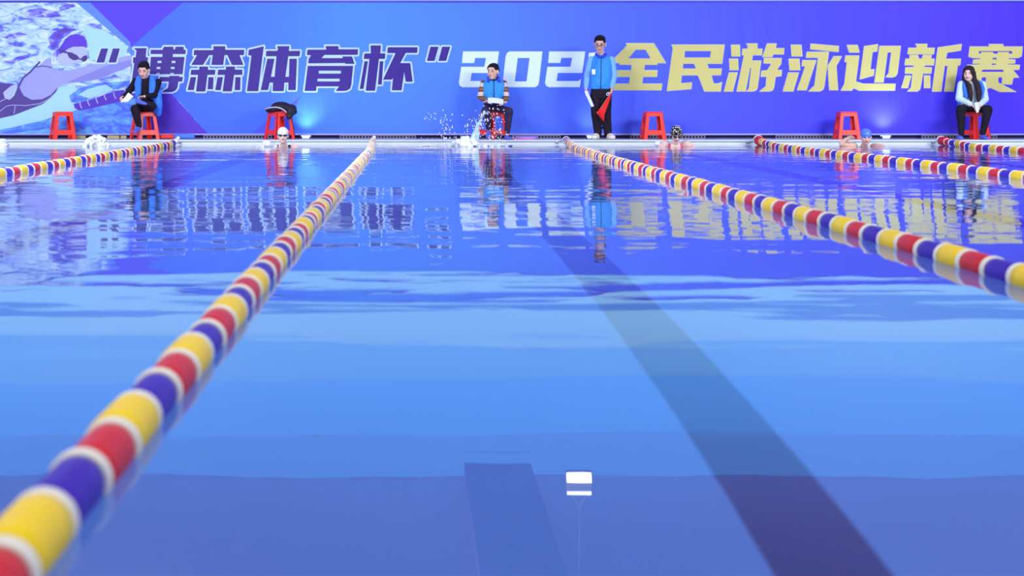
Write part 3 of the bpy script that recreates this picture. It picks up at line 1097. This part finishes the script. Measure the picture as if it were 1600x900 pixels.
class Head:
    """head frame at c: face looks along -Y, turned by yaw (about Z) and pitch (nod, positive looks down)"""

    def __init__(self, c, yaw=0, pitch=0, roll=0, s=1.0):
        self.c, self.s = Vector(c), s
        self.rot = Matrix.Rotation(R(yaw), 3, 'Z') @ Matrix.Rotation(R(roll), 3, 'Y') @ Matrix.Rotation(R(pitch), 3, 'X')

    def p(self, x, y, z):
        return self.c + self.rot @ (Vector((x, y, z)) * self.s)

    def b(self, bm, c, r):
        ball(bm, self.p(*c), tuple(v * self.s for v in r), self.rot)

    def build(self, bm, female=False):
        self.b(bm, (0, .012, .03), (.078, .097, .092))
        self.b(bm, (0, -.018, -.035), (.064, .074, .068))
        self.b(bm, (0, -.040, -.078), (.040, .042, .034))
        limb(bm, [(self.p(0, -.090, .012), .011 * self.s), (self.p(0, -.108, -.022), .017 * self.s)])
        self.b(bm, (0, -.084, -.052), (.026, .016, .011))
        for q in (-1, 1):
            self.b(bm, (q * .079, .012, -.005), (.012, .022, .032))
            self.b(bm, (q * .038, -.066, -.020), (.024, .020, .022))

    def paint(self):
        M = Matrix.Translation(Vector()) @ (self.rot.transposed().to_4x4()) @ Matrix.Translation(-self.c)
        s = self.s
        out = []
        for q in (-1, 1):
            out.append((M, (q * .033 * s, -.085 * s, .008 * s), (.017 * s, .04 * s, .008 * s), 1))
            out.append((M, (q * .034 * s, -.085 * s, .034 * s), (.021 * s, .04 * s, .006 * s), 1))
        out.append((M, (0, -.096 * s, -.053 * s), (.024 * s, .03 * s, .0085 * s), 2))
        return out


def short_hair(h, parent, m=None, top=.0):
    b = BM()
    h.b(b, (0, .020, .070 + top * .6), (.0815, .094, .062))
    h.b(b, (0, .045, .02), (.080, .074, .085))
    for q in (-1, 1):
        h.b(b, (q * .060, .005, .055), (.024, .062, .042))
    if top:
        h.b(b, (.012, -.030, .104 + top), (.056, .052, .022))
    return fuse('hair', b, m or M_HAIR, parent, .008, 2)


def hand(bm, wrist, d, n, curl=.6, s=1.0, thumb=1):
    """palm with five separate curled fingers; d points along the hand, n is the palm side the fingers close to"""
    w, d, n = Vector(wrist), Vector(d).normalized(), Vector(n)
    n = (n - d * n.dot(d)).normalized()
    side = d.cross(n) * thumb
    rot = Matrix((side, d, n)).transposed()
    ball(bm, w + d * .045 * s, (.040 * s, .052 * s, .016 * s), rot)
    for off, ln in ((-.030, .060), (-.010, .074), (.011, .080), (.031, .070)):
        p = w + d * .085 * s + side * off * s
        a = 0
        ch = [(p - d * .02 * s, .0105 * s)]
        for f in (.45, .32, .23):
            a += curl
            p = p + (d * math.cos(a) + n * math.sin(a)) * ln * f * s
            ch.append((p, .0095 * s))
        limb(bm, ch, 8)
    p = w + d * .025 * s + side * .032 * s
    q = p + (d * .6 + side * .7 + n * .35).normalized() * .036 * s
    r = q + (d * .85 + side * .15 + n * .5).normalized() * .032 * s
    limb(bm, [(p, .013 * s), (q, .0115 * s), (r, .010 * s)], 8)


def shoe(name, parent, heel, d, m, sole=None, L=.27, w=.048, h=.06, tilt=0):
    """a low shoe from the heel along d, on its own sole"""
    heel, d = Vector(heel), Vector(d).normalized()
    side = Vector((-d.y, d.x, 0)).normalized()
    b = BM()
    up = side.cross(d) if side.cross(d).z > 0 else -side.cross(d)
    rot = Matrix((side, d, up)).transposed()
    ball(b, heel + d * .05 + up * h * .75, (w * .88, .065, h * .85), rot)
    ball(b, heel + d * L * .45 + up * h * .55, (w * .92, L * .33, h * .60), rot)
    ball(b, heel + d * L * .74 + up * h * .45, (w, L * .26, h * .46), rot)
    o = fuse(name, b, m, parent, .009, 4)
    if sole:
        b = BM()
        ball(b, heel + d * .06 + up * .012, (w * .95, .075, .014), rot)
        ball(b, heel + d * L * .66 + up * .012, (w * 1.05, L * .36, .014), rot)
        fuse('sole', b, sole, o, .009, 1)
    return o


def sheet(name, label, pts, bend, group=None):
    """a stack of paper: quad of four corners with a soft bend and real thickness"""
    A, B, D, E = [Vector(p) for p in pts]
    n = (B - A).cross(E - A).normalized()
    b = BM()
    N = 8
    top, bot = [], []
    for i in range(N + 1):
        u = i / N
        for j in (0, 1):
            p = (A.lerp(B, u)).lerp(E.lerp(D, u), j) + n * bend * math.sin(math.pi * u)
            top.append(b.verts.new(p))
            bot.append(b.verts.new(p - n * .004))
    for i in range(N):
        k = 2 * i
        b.faces.new((top[k], top[k + 2], top[k + 3], top[k + 1]))
        b.faces.new((bot[k + 1], bot[k + 3], bot[k + 2], bot[k]))
        b.faces.new((top[k], bot[k], bot[k + 2], top[k + 2]))
        b.faces.new((top[k + 1], top[k + 3], bot[k + 3], bot[k + 1]))
    b.faces.new((top[0], top[1], bot[1], bot[0]))
    k = 2 * N
    b.faces.new((top[k], bot[k], bot[k + 1], top[k + 1]))
    bmesh.ops.recalc_face_normals(b, faces=b.faces[:])
    return tag(obj(name, b, M_PAPER), label, 'paper', group)


# --- the standing referee
P = thing('person', 'standing man in glasses, sky blue vest and black trousers holding a red flag', 'person', (dx(938, 25.4), 25.4, DECK_Z))
H = Head((-.012, -.045, 1.620), yaw=-14, pitch=14, s=1.19)
b = BM()
H.build(b)
limb(b, [((0, .01, 1.42), .062), ((-.004, -.005, 1.56), .058)])
loft(b, [((0, 0, .80), .15, .10), ((0, 0, 1.0), .145, .095), ((0, .0, 1.25), .165, .105), ((0, .01, 1.38), .16, .09), ((0, .01, 1.45), .07, .06)])
limb(b, [((-.165, .01, 1.37), .05), ((-.228, .0, 1.10), .042), ((-.255, -.06, .875), .030)])
limb(b, [((.195, .01, 1.37), .05), ((.235, .0, 1.09), .042), ((.185, -.09, .88), .030)])
hand(b, (-.257, -.065, .87), (-.02, -.12, -1), (1, .1, 0), .45, 1, -1)
hand(b, (.183, -.095, .875), (-.12, -.18, -1), (-1, -.1, 0), .95, 1, 1)
for s, kx, fx in ((-1, -.075, -.05), (1, .10, .135)):
    limb(b, [((s * .085, 0, .80), .08), ((kx, -.01, .44), .05), ((fx, .03, .07), .036)])
fuse('body', b, [M_SKIN, M_EYE, M_LIP], P, .0065, 3, H.paint())
short_hair(H, P, top=.012)
b = BM()
for q in (-1, 1):
    cs = [H.p(q * .036 + .030 * math.cos(t), -.112, .006 + .020 * math.sin(t)) for t in [2 * math.pi * k / 14 for k in range(15)]]
    tube(b, cs, .0035, 6)
    tube(b, [H.p(q * .066, -.110, .01), H.p(q * .086, -.04, .012), H.p(q * .086, .02, .008)], .003, 6)
tube(b, [H.p(-.008, -.114, .008), H.p(.008, -.114, .008)], .0035, 6)
obj('glasses', b, M_FRAME, P, True)
b = BM()
loft(b, [((0, 0, .86), .185, .125), ((.005, -.01, .93), .188, .135), ((.01, -.01, 1.1), .185, .138), ((.012, -.005, 1.26), .192, .130), ((.012, 0, 1.36), .190, .112),
         ((.01, .005, 1.43), .125, .085), ((.0, .005, 1.455), .085, .07)])
vest = fuse('vest', b, M_VEST, P, .011, 4)
b = BM()
limb(b, [((-.155, .01, 1.36), .066), ((-.228, .0, 1.10), .056), ((-.253, -.055, .90), .043)])
limb(b, [((.185, .01, 1.36), .070), ((.236, .0, 1.09), .058), ((.188, -.08, .905), .044)])
fuse('shirt', b, M_LTBLUE, P, .011, 3)
b = BM()
tube(b, [(-.075, -.055, 1.455), (-.05, -.10, 1.435), (-.015, -.125, 1.40)], [.022, .022, .014], 8)
tube(b, [(.085, -.045, 1.455), (.06, -.10, 1.435), (.015, -.125, 1.40)], [.024, .024, .014], 8)
tube(b, [(-.08, -.05, 1.455), (-.05, .06, 1.475), (.05, .06, 1.475), (.085, -.04, 1.455)], .022, 8)
obj('collar', b, M_COLLAR, vest, True)
obj('zip', tube(BM(), [(0, -.128, 1.40), (-.005, -.140, 1.26), (-.01, -.153, 1.10), (-.012, -.150, .95), (-.012, -.134, .86)], .005, 6), M_ZIP, vest, True)
b = box(BM(), (-.165, -.158, 1.11), (-.105, -.150, 1.20), .002)
obj('badge_card', b, M_PAPER, P)
obj('lanyard', tube(BM(), [(-.06, -.11, 1.43), (-.10, -.148, 1.30), (-.135, -.154, 1.20)], .005, 6), M_COLLAR, P, True)
b = BM()
loft(b, [((.01, 0, .70), .175, .115), ((.01, 0, .80), .178, .122), ((.005, 0, .90), .165, .115)])
for s, kx, fx in ((-1, -.068, -.040), (1, .10, .130)):
    limb(b, [((s * .085 + .01, 0, .76), .104), ((kx - .005, -.005, .44), .090), ((fx, .02, .13), .070), ((fx, .025, .085), .066)])
tr = fuse('trousers', b, M_BLKTR, P, .011, 3)
M_EMB = mat('trouser_emblem_white', (214, 222, 232), .6)
b = tube(BM(), [(.108, -.122, .775), (.108, -.135, .775)], [.026, .026], 18)
e = obj('emblem', b, M_EMB, tr)
b = tube(BM(), [(.108, -.134, .775), (.108, -.138, .775)], [.016, .016], 14)
obj('emblem_centre', b, M_COLLAR, e)
shoe('shoe', P, (-.03, .08, 0), (-.42, -1, 0), M_SHOE, M_SOLE, .31, .064, .095)
shoe('shoe', P, (.140, .08, 0), (.16, -1, 0), M_SHOE, M_SOLE, .31, .064, .095)
# red flag in his hand
F0 = P.location
F = thing('flag', 'red signal flag hanging from the right hand of the standing man', 'flag', F0 + Vector((.165, -.135, .80)))
obj('stick', tube(BM(), [(.035, .02, .09), (0, 0, 0), (-.13, -.04, -.19), (-.24, -.07, -.35)], .008, 8), M_STICK, F, True)
b = BM()
fr = [((.0, -.005, .0), (.012, -.01, -.02)), ((-.05, -.03, -.07), (-.02, -.03, -.12)), ((-.12, -.05, -.17), (-.065, -.045, -.24)), ((-.19, -.065, -.27), (-.115, -.05, -.37)),
      ((-.262, -.07, -.34), (-.125, -.035, -.50))]
rows = []
for (p, q) in fr:
    p, q = Vector(p), Vector(q)
    rows.append([p.lerp(q, u) + Vector((0, .022 * math.sin(u * 9 + p.z * 9), 0)) for u in (0, .25, .5, .75, 1)])
g = [[b.verts.new(p) for p in r] for r in rows]
g2 = [[b.verts.new(p + Vector((0, .008, 0))) for p in r] for r in rows]
for i in range(len(g) - 1):
    for j in range(4):
        b.faces.new((g[i][j], g[i][j + 1], g[i + 1][j + 1], g[i + 1][j]))
        b.faces.new((g2[i + 1][j], g2[i + 1][j + 1], g2[i][j + 1], g2[i][j]))
for i in range(len(g) - 1):
    for j in (0, 4):
        b.faces.new((g[i][j], g[i + 1][j], g2[i + 1][j], g2[i][j]))
for j in range(4):
    for i in (0, len(g) - 1):
        b.faces.new((g[i][j], g[i][j + 1], g2[i][j + 1], g2[i][j]))
bmesh.ops.recalc_face_normals(b, faces=b.faces[:])
obj('cloth', b, M_FLAG, F, True)
o = sheet('score_sheet', 'folded white score sheet hanging from the left hand of the standing man',
          [(-.285, -.12, .82), (-.235, -.14, .835), (-.12, -.12, .57), (-.165, -.11, .555)], .01)
o.location = F0


def seated(label, px, y, head, head_s, arms, legs, skin=M_SKIN, torso_lean=.0, female=False, cx=0.0, neck=None):
    """a seated body: arms / legs are joint chains, local to the stool's foot; returns root, head"""
    Pn = thing('person', label, 'person', (dx(px, y), y, DECK_Z))
    Hn = Head(*head[:1], yaw=head[1], pitch=head[2], roll=head[3], s=head_s)
    b = BM()
    Hn.build(b)
    nb = Vector(neck)
    limb(b, [(nb + Vector((0, .01, -.06)), .062), (nb.lerp(Hn.c, .45), .054)])
    loft(b, [((cx, .05, .50), .155, .12), ((cx, .045, .62), .14, .10), ((cx, .03 - torso_lean * .5, .78), .155, .10),
             ((nb.x, nb.y + .02, nb.z - .10), .155, .085), ((nb.x, nb.y + .01, nb.z - .02), .07, .06)])
    for a in arms:
        limb(b, [(a['s'], .048), (a['e'], .041), (a['w'], .029)])
        hand(b, a['w'], a['d'], a['n'], a.get('curl', .6), .95, a.get('t', 1))
    for l in legs:
        limb(b, [(l['h'], .055), (l['k'], .052), (l['a'], .035)])
    fuse('body', b, [skin, M_EYE, M_LIP], Pn, .0065, 3, Hn.paint())
    return Pn, Hn


def sleeves(name, arms, m, parent, r=(.060, .052, .040), voxel=.011, extra=None):
    b = BM()
    for a in arms:
        w = Vector(a['w']).lerp(Vector(a['e']), .08)
        limb(b, [(a['s'], r[0]), (a['e'], r[1]), (w, r[2])])
    if extra:
        extra(b)
    return fuse(name, b, m, parent, voxel, 3)


def trousers(legs, m, parent, cx=0, r=(.064, .074, .050), to=.10):
    b = BM()
    loft(b, [((cx, .04, .475), .165, .14), ((cx, .045, .56), .160, .13), ((cx, .045, .66), .145, .115)])
    for l in legs:
        a = Vector(l['a']).lerp(Vector(l['k']), to)
        limb(b, [(l['h'], r[0]), (l['k'], r[1]), (a, r[2])])
    return fuse('trousers', b, m, parent, .011, 3)


# --- seated man with striped sleeves (middle)
arms = [dict(s=(-.160, .01, .965), e=(-.222, -.05, .73), w=(-.125, -.27, .655), d=(.5, -.8, .0), n=(.1, -.2, -1), curl=.4, t=1),
        dict(s=(.190, .01, .965), e=(.235, -.05, .72), w=(.180, -.27, .635), d=(-.5, -.8, .0), n=(-.2, -.1, -1), curl=.5, t=-1)]
legs = [dict(h=(-.08, .02, .535), k=(-.145, -.38, .49), a=(-.075, -.20, .17)),
        dict(h=(.09, .02, .535), k=(.255, -.38, .48), a=(.225, -.33, .10))]
P, H = seated('seated man in sky blue vest with brown striped sleeves holding papers', 770, SY, ((-.0, -.05, 1.158), -32, 4, 0), 1.17, arms, legs, neck=(.012, .0, 1.03))
short_hair(H, P)
b = BM()
loft(b, [((.01, .02, .66), .185, .14), ((.012, .01, .76), .200, .146), ((.014, .005, .88), .214, .142), ((.014, .005, .97), .212, .122), ((.013, .01, 1.02), .15, .095), ((.012, .01, 1.045), .085, .07)])
vest = fuse('vest', b, M_VEST, P, .011, 4)
b = BM()
tube(b, [(-.085, -.03, 1.055), (-.075, -.095, 1.03), (-.10, -.13, .985)], [.024, .026, .014], 8)
tube(b, [(.10, -.03, 1.055), (.09, -.095, 1.03), (.12, -.13, .985)], [.024, .026, .014], 8)
tube(b, [(-.085, -.03, 1.055), (-.05, .07, 1.075), (.07, .07, 1.075), (.10, -.03, 1.055)], .022, 8)
obj('collar', b, M_COLLAR, vest, True)
obj('zip', tube(BM(), [(.012, -.108, 1.01), (.012, -.134, .95), (.012, -.146, .85), (.012, -.146, .75), (.012, -.13, .67)], .006, 6), M_ZIP, vest, True)
sleeves('shirt', arms, M_STRIPE, P)
b = tube(BM(), [(.012, -.02, 1.00), (.012, -.045, 1.045)], [.075, .064], 14)
obj('undershirt', b, M_BLKTOP, P, True)
trousers(legs, M_DKTR, P)
shoe('slipper', P, (-.075, -.16, .095), (-.12, -1, -.32), M_SLIP, M_SLIP, .25, .046, .05)
shoe('slipper', P, (.215, -.25, 0), (.15, -1, 0), M_SLIP, M_SLIP, .26, .05, .055)
o = sheet('score_sheet', 'white papers held on the lap of the man with striped sleeves',
          [(-.11, -.40, .625), (.155, -.40, .600), (.165, -.29, .685), (-.10, -.29, .715)], .015)
o.location = P.location

# --- seated cross-legged man (left)
arms = [dict(s=(-.150, -.01, 1.00), e=(-.285, -.10, .765), w=(-.345, -.30, .705), d=(.1, -.7, -.2), n=(.7, .1, -.2), curl=.7, t=1),
        dict(s=(.235, .0, .985), e=(.19, -.12, .755), w=(.06, -.29, .735), d=(-1, -.25, -.05), n=(0, -.2, -1), curl=.5, t=-1)]
legs = [dict(h=(-.07, .02, .54), k=(-.10, -.36, .52), a=(-.035, -.30, .22)),
        dict(h=(.10, .02, .55), k=(.19, -.34, .57), a=(.02, -.44, .615))]
P, H = seated('seated cross legged man in open blue vest over a black top reading', 226, SY, ((.005, -.09, 1.18), -10, 22, 0), 1.17, arms, legs, neck=(.03, -.01, 1.055))
short_hair(H, P, top=.012)
sleeves('sweater', arms, M_BLKTOP, P, (.062, .054, .041), .011,
        lambda b: (loft(b, [((.02, .04, .56), .16, .125), ((.025, .02, .75), .165, .12), ((.03, .0, .93), .175, .115), ((.03, .0, 1.02), .12, .085), ((.03, -.01, 1.08), .062, .06)]),))
b = BM()
# open vest: two front panels, the back and a long tail on the right
for s in (-1, 1):
    x0 = .03
    limb(b, [((x0 + s * .06, .05, 1.075), .034), ((x0 + s * .115, -.05, 1.045), .055), ((x0 + s * .125, -.105, .95), .062), ((x0 + s * .118, -.115, .82), .055), ((x0 + s * .13, -.10, .72), .050)], 10)
    limb(b, [((x0 + s * .14, .0, 1.03), .040), ((x0 + s * .165, .05, .90), .045), ((x0 + s * .16, .06, .74), .040)], 10)
limb(b, [((-.04, .06, 1.08), .03), ((.10, .06, 1.08), .03)], 10)
loft(b, [((.03, .12, .62), .18, .05), ((.03, .11, .85), .20, .05), ((.03, .09, 1.04), .15, .045)])
limb(b, [((.20, .02, .92), .055), ((.235, -.04, .76), .070), ((.25, -.05, .60), .072), ((.245, -.05, .45), .060)], 10)
limb(b, [((.19, .0, .70), .05), ((.20, -.05, .50), .05)], 10)
fuse('vest', b, M_VESTD, P, .011, 4)
trousers(legs, M_BLKTR, P, 0, (.066, .078, .050), .06)
shoe('slipper', P, (-.04, -.27, .155), (-.18, -1, -.18), M_SLIP, M_SLIP, .25, .046, .05)
shoe('slipper', P, (-.06, -.455, .62), (.80, -.55, -.15), M_SLIP, mat('slipper_sole_violet', (96, 84, 150), .7), .25, .05, .055)
o = sheet('booklet', 'pale sheet held up by the cross legged man reading',
          [(-.335, -.42, .625), (-.215, -.44, .64), (-.125, -.36, .735), (-.215, -.35, .80)], .02)
o.location = P.location

# --- seated long-haired woman (right)
arms = [dict(s=(-.155, .0, .945), e=(-.225, -.08, .70), w=(-.105, -.29, .60), d=(.55, -.6, -.35), n=(.3, .1, -1), curl=.6, t=1),
        dict(s=(.205, .0, .945), e=(.225, -.08, .69), w=(.055, -.29, .59), d=(-.45, -.5, -.7), n=(-.6, .1, -.4), curl=.5, t=-1)]
legs = [dict(h=(-.08, .02, .54), k=(-.29, -.33, .515), a=(-.265, -.30, .09)),
        dict(h=(.09, .02, .54), k=(.16, -.36, .51), a=(.105, -.28, .10))]
P, H = seated('seated woman with long dark hair, pale sweater and blue vest', 1516, SY, ((-.05, -.06, 1.120), -32, 4, 0), 1.10, arms, legs, M_SKINF, female=True, neck=(.0, .0, 1.0))
b = BM()
H.b(b, (0, .022, .056), (.088, .100, .082))
H.b(b, (0, .055, -.02), (.085, .07, .12))
H.b(b, (-.064, -.022, .052), (.024, .052, .042))
H.b(b, (.066, -.028, .04), (.028, .055, .07))
HB = Vector(H.c)
limb(b, [(H.p(.075, .0, .03), .034), (H.p(.085, -.005, -.08), .040), (HB + Vector((.115, -.10, -.20)), .050), (HB + Vector((.125, -.135, -.33)), .052), (HB + Vector((.115, -.14, -.44)), .036), (HB + Vector((.12, -.14, -.49)), .018)], 10)
limb(b, [(H.p(-.074, .01, .03), .026), (H.p(-.082, .005, -.07), .032), (HB + Vector((-.035, -.105, -.20)), .045), (HB + Vector((-.02, -.135, -.33)), .044), (HB + Vector((-.015, -.14, -.43)), .030), (HB + Vector((-.01, -.14, -.475)), .015)], 10)
limb(b, [(H.p(0, .09, -.02), .075), (HB + Vector((.07, .10, -.20)), .085), (HB + Vector((.08, .11, -.36)), .065)], 10)
fuse('hair', b, M_HAIRB, P, .010, 3)
sleeves('sweater', arms, M_PALE, P, (.066, .062, .046), .011,
        lambda b: (loft(b, [((0, .035, .56), .155, .125), ((.0, .02, .72), .16, .12), ((.01, .005, .88), .17, .11), ((.015, .005, .96), .13, .085), ((.01, .0, 1.0), .065, .06)]),))
b = BM()
for s in (-1, 1):
    limb(b, [((.015 + s * .085, .03, 1.005), .034), ((.015 + s * .135, -.06, .955), .045), ((.015 + s * .150, -.115, .86), .042), ((.015 + s * .125, -.125, .76), .040), ((.015 + s * .13, -.11, .66), .036)], 10)
    limb(b, [((.015 + s * .155, .03, .95), .045), ((.015 + s * .17, .06, .80), .045), ((.015 + s * .17, .06, .62), .045)], 10)
loft(b, [((.01, .11, .50), .19, .05), ((.01, .11, .75), .20, .05), ((.01, .09, .97), .16, .045)])
limb(b, [((.20, .06, .70), .055), ((.235, .02, .55), .055), ((.25, .0, .43), .050)], 10)
fuse('vest', b, M_VESTD, P, .011, 4)
trousers(legs, M_BLKTR, P, 0, (.066, .082, .050), .03)
shoe('slipper', P, (-.265, -.22, 0), (-.30, -1, 0), M_SLIP, M_SLIP, .27, .055, .06)
shoe('slipper', P, (.105, -.22, 0), (.05, -1, 0), M_SLIP, M_SLIP, .27, .052, .06)
o = sheet('score_sheet', 'folded white paper in the hands of the long haired woman',
          [(-.085, -.40, .63), (-.015, -.41, .64), (.0, -.38, .47), (-.04, -.385, .45)], .012)
o.location = P.location

# ------------------------------------------------------------------ swimmers
M_CAPW = mat('swim_cap_white', (236, 244, 246), .3, .5)
M_CAPB = mat('swim_cap_blue', (88, 130, 240), .25, .6, noise=.2, scale=14)
M_GOG = mat('goggles_black', (20, 18, 26), .2, .6)
M_SUITD = mat('swimsuit_dark', (34, 28, 44), .6, .3)
M_SUITP = mat('swimsuit_pink', (226, 90, 140), .6, .3)


def dotted_cap():
    m = mat('swim_cap_dotted', (22, 20, 28), .35, .5)
    nt = m.node_tree
    N, L = nt.nodes, nt.links
    tc = N.new('ShaderNodeTexCoord')
    v = N.new('ShaderNodeTexVoronoi')
    v.inputs['Scale'].default_value = 30
    v.inputs['Randomness'].default_value = .35
    L.new(tc.outputs['Object'], v.inputs['Vector'])
    r = N.new('ShaderNodeValToRGB')
    r.color_ramp.interpolation = 'CONSTANT'
    r.color_ramp.elements[0].color = lin((232, 236, 240))
    r.color_ramp.elements[1].position = .36
    r.color_ramp.elements[1].color = lin((22, 20, 30))
    L.new(v.outputs['Distance'], r.inputs[0])
    L.new(r.outputs[0], N['Principled BSDF'].inputs['Base Color'])
    return m


M_CAPD = dotted_cap()


def swimmer(label, px, hz, yaw, pitch, capm, suit, arms, skin, goggles, s=1.05, y=24.15):
    Pn = thing('person', label, 'person', (dx(px, y), y, 0))
    Hn = Head((0, -.10, hz), yaw, pitch, 0, s)
    b = BM()
    Hn.build(b)
    sh = hz - .20
    limb(b, [((0, .02, sh + .02), .062), (Hn.c.lerp(Vector((0, .02, sh)), .5), .055)])
    loft(b, [((0, .32, sh - .62), .15, .10), ((0, .26, sh - .42), .15, .10), ((0, .14, sh - .2), .17, .11), ((0, .05, sh - .04), .185, .10), ((0, .03, sh + .02), .12, .075), ((0, .02, sh + .06), .06, .055)])
    for a in arms:
        limb(b, [(a['s'], .062), (a['e'], .045), (a['w'], .031)])
        hand(b, a['w'], a['d'], a['n'], .25, 1, a.get('t', 1))
    for q in (-1, 1):
        limb(b, [((q * .08, .32, sh - .60), .09), ((q * .10, .42, sh - .80), .06), ((q * .09, .66, sh - .84), .04), ((q * .09, .72, sh - .86), .035)])
    fuse('body', b, [skin, M_EYE, M_LIP], Pn, .0065, 3, Hn.paint())
    b = BM()
    Hn.b(b, (0, .012, .050), (.087, .106, .090))
    Hn.b(b, (0, .03, .02), (.086, .090, .085))
    fuse('swim_cap', b, capm, Pn, .0085, 4)
    if goggles:
        b = BM()
        for q in (-1, 1):
            Hn.b(b, (q * .036, -.094, .012), (.027, .018, .017))
        tube(b, [Hn.p(-.012, -.106, .012), Hn.p(.012, -.106, .012)], .005, 6)
        for q in (-1, 1):
            tube(b, [Hn.p(q * .055, -.088, .012), Hn.p(q * .085, -.04, .018), Hn.p(q * .093, .02, .028), Hn.p(q * .05, .115, .04), Hn.p(0, .125, .04)], .006, 6)
        obj('goggles', b, M_GOG, Pn, True)
    b = BM()
    loft(b, [((0, .325, sh - .63), .158, .108), ((0, .26, sh - .42), .158, .108), ((0, .14, sh - .2), .178, .118), ((0, .08, sh - .09), .172, .112)])
    for q in (-1, 1):
        limb(b, [((q * .09, -.045, sh - .08), .030), ((q * .095, .0, sh + .035), .022), ((q * .085, .09, sh + .03), .022), ((q * .06, .16, sh - .09), .03)], 8)
    fuse('swimsuit', b, suit, Pn, .010, 3)
    return Pn


swimmer('swimmer in white cap and black goggles facing the camera', 443, .172, 4, 2, M_CAPW, M_SUITD,
        [dict(s=(-.165, .03, -.02), e=(-.34, -.10, -.08), w=(-.30, -.34, -.10), d=(.1, -1, -.1), n=(0, 0, -1)),
         dict(s=(.165, .03, -.02), e=(.34, -.10, -.08), w=(.28, -.34, -.12), d=(-.1, -1, -.1), n=(0, 0, -1), t=-1)], M_SKINF, True)
swimmer('swimmer in black cap with white dots and pink suit, head bowed', 1055, .200, 0, 34, M_CAPD, M_SUITP,
        [dict(s=(-.165, .0, .045), e=(-.27, -.16, .0), w=(-.16, -.42, -.08), d=(.3, -1, -.1), n=(0, 0, -1)),
         dict(s=(.165, .0, .045), e=(.27, -.16, -.01), w=(.18, -.42, -.09), d=(-.3, -1, -.1), n=(0, 0, -1), t=-1)], M_SKINF, True)
swimmer('swimmer in shiny blue cap with one arm bent out on the water', 1350, .145, -8, 8, M_CAPB, M_SUITD,
        [dict(s=(-.155, .03, .0), e=(-.37, -.02, .035), w=(-.33, -.05, .10), d=(.5, -.2, .25), n=(.2, -1, -.3)),
         dict(s=(.165, .03, -.01), e=(.25, -.15, .0), w=(.27, -.38, -.09), d=(-.1, -1, -.1), n=(0, 0, -1), t=-1)], M_SKIN, False)

# ------------------------------------------------------------------ splashes
M_FOAM = mat('white_foam', (240, 250, 250), .45, .4, noise=.08, scale=20, bump=.03)
M_JET = mat('splash_water', (176, 214, 244), .15, .6, noise=.2, scale=14)


def foam(label, px, y, w, h, d, n, seed, name='water_splash', jet=False):
    r = random.Random(seed)
    t = thing(name, label, 'splash', (dx(px, y), y, 0))
    b = BM()
    for k in range(n):
        u = r.gauss(0, .38)
        v = r.uniform(-1, 1)
        env = max(.05, 1 - abs(u) ** 1.6)
        rr = r.uniform(.018, .05) * (1.0 if abs(u) < .8 else .6)
        ball(b, (u * w / 2 * 1.2, v * d / 2, r.uniform(0, 1) ** 1.3 * h * env), (rr * 1.25, rr, rr), u=8, v=6)
    fuse('foam', b, M_FOAM, t, .011, 1)
    return t


foam('white splash of a hidden swimmer between the two left stools', 150, 24.3, .36, .17, .3, 80, 3)
foam('small white splash at the far left edge of the pool', 6, 24.3, .14, .10, .2, 22, 9)
foam('low splash beside the shoulder of the white capped swimmer', 419, 24.1, .24, .06, .2, 26, 15)
foam('low splash beside the swimmer in the dotted cap', 1028, 24.2, .22, .05, .2, 24, 16)
t = foam('big white kick splash in front of the man with striped sleeves', 728, 24.2, .46, .15, .4, 110, 5)
b = BM()
limb(b, [((.10, 0, .02), .070), ((.135, 0, .16), .055), ((.185, 0, .30), .036), ((.235, .02, .42), .020), ((.275, .02, .50), .012)], 10)
limb(b, [((.275, .02, .50), .012), ((.30, .02, .56), .026), ((.315, .02, .53), .016)], 10)
limb(b, [((.16, 0, .05), .05), ((.20, .0, .20), .03), ((.21, .0, .28), .012)], 10)
for k in range(26):
    q = rnd.random()
    ball(b, (.12 + .17 * q + rnd.uniform(-.05, .03), rnd.uniform(-.05, .05), .1 + .42 * q + rnd.uniform(-.05, .05)), rnd.uniform(.008, .02), u=8, v=6)
fuse('jet', b, M_JET, t, .010, 2)
b = BM()
for k in range(26):
    ball(b, (rnd.uniform(.1, .75), rnd.uniform(-.1, .1), rnd.uniform(0, .03)), (rnd.uniform(.03, .07), .04, .018), u=8, v=6)
for k in range(14):
    ball(b, (rnd.uniform(-.75, -.1), rnd.uniform(-.1, .1), rnd.uniform(0, .02)), (rnd.uniform(.02, .05), .03, .012), u=8, v=6)
fuse('foam_fringe', b, M_FOAM, t, .011, 1)
# flung drops
b = BM()
r = random.Random(21)


def drops(n, cx, cz, sx, sz, r0, r1):
    for k in range(n):
        x, z = r.gauss(cx, sx), r.gauss(cz, sz)
        if z < .02:
            continue
        q = r.uniform(r0, r1)
        bmesh.ops.create_icosphere(b, subdivisions=1, radius=q, matrix=Matrix.Translation((x, r.uniform(-.25, .25), z)) @ Matrix.Diagonal((1, 1, r.uniform(1, 1.8), 1)))


def cpx(px, py):
    return ((px - 728) * 24.2 / 2315, CAM_H - (py - 161) * 24.2 / 2315)


drops(46, *cpx(742, 196), .10, .12, .006, .013)
drops(60, *cpx(766, 183), .13, .08, .006, .013)
drops(50, *cpx(775, 212), .13, .07, .006, .012)
drops(26, *cpx(694, 196), .06, .14, .006, .012)
drops(20, *cpx(698, 214), .05, .08, .008, .016)
drops(14, *cpx(674, 184), .06, .04, .006, .011)
drops(18, *cpx(700, 214), .25, .05, .005, .009)
o = tag(obj('water_drops', b, M_FOAM, None, True), 'flung water drops scattered in the air over the big kick splash', 'water drops', kind='stuff')
o.location = (dx(728, 24.2), 24.2, 0)
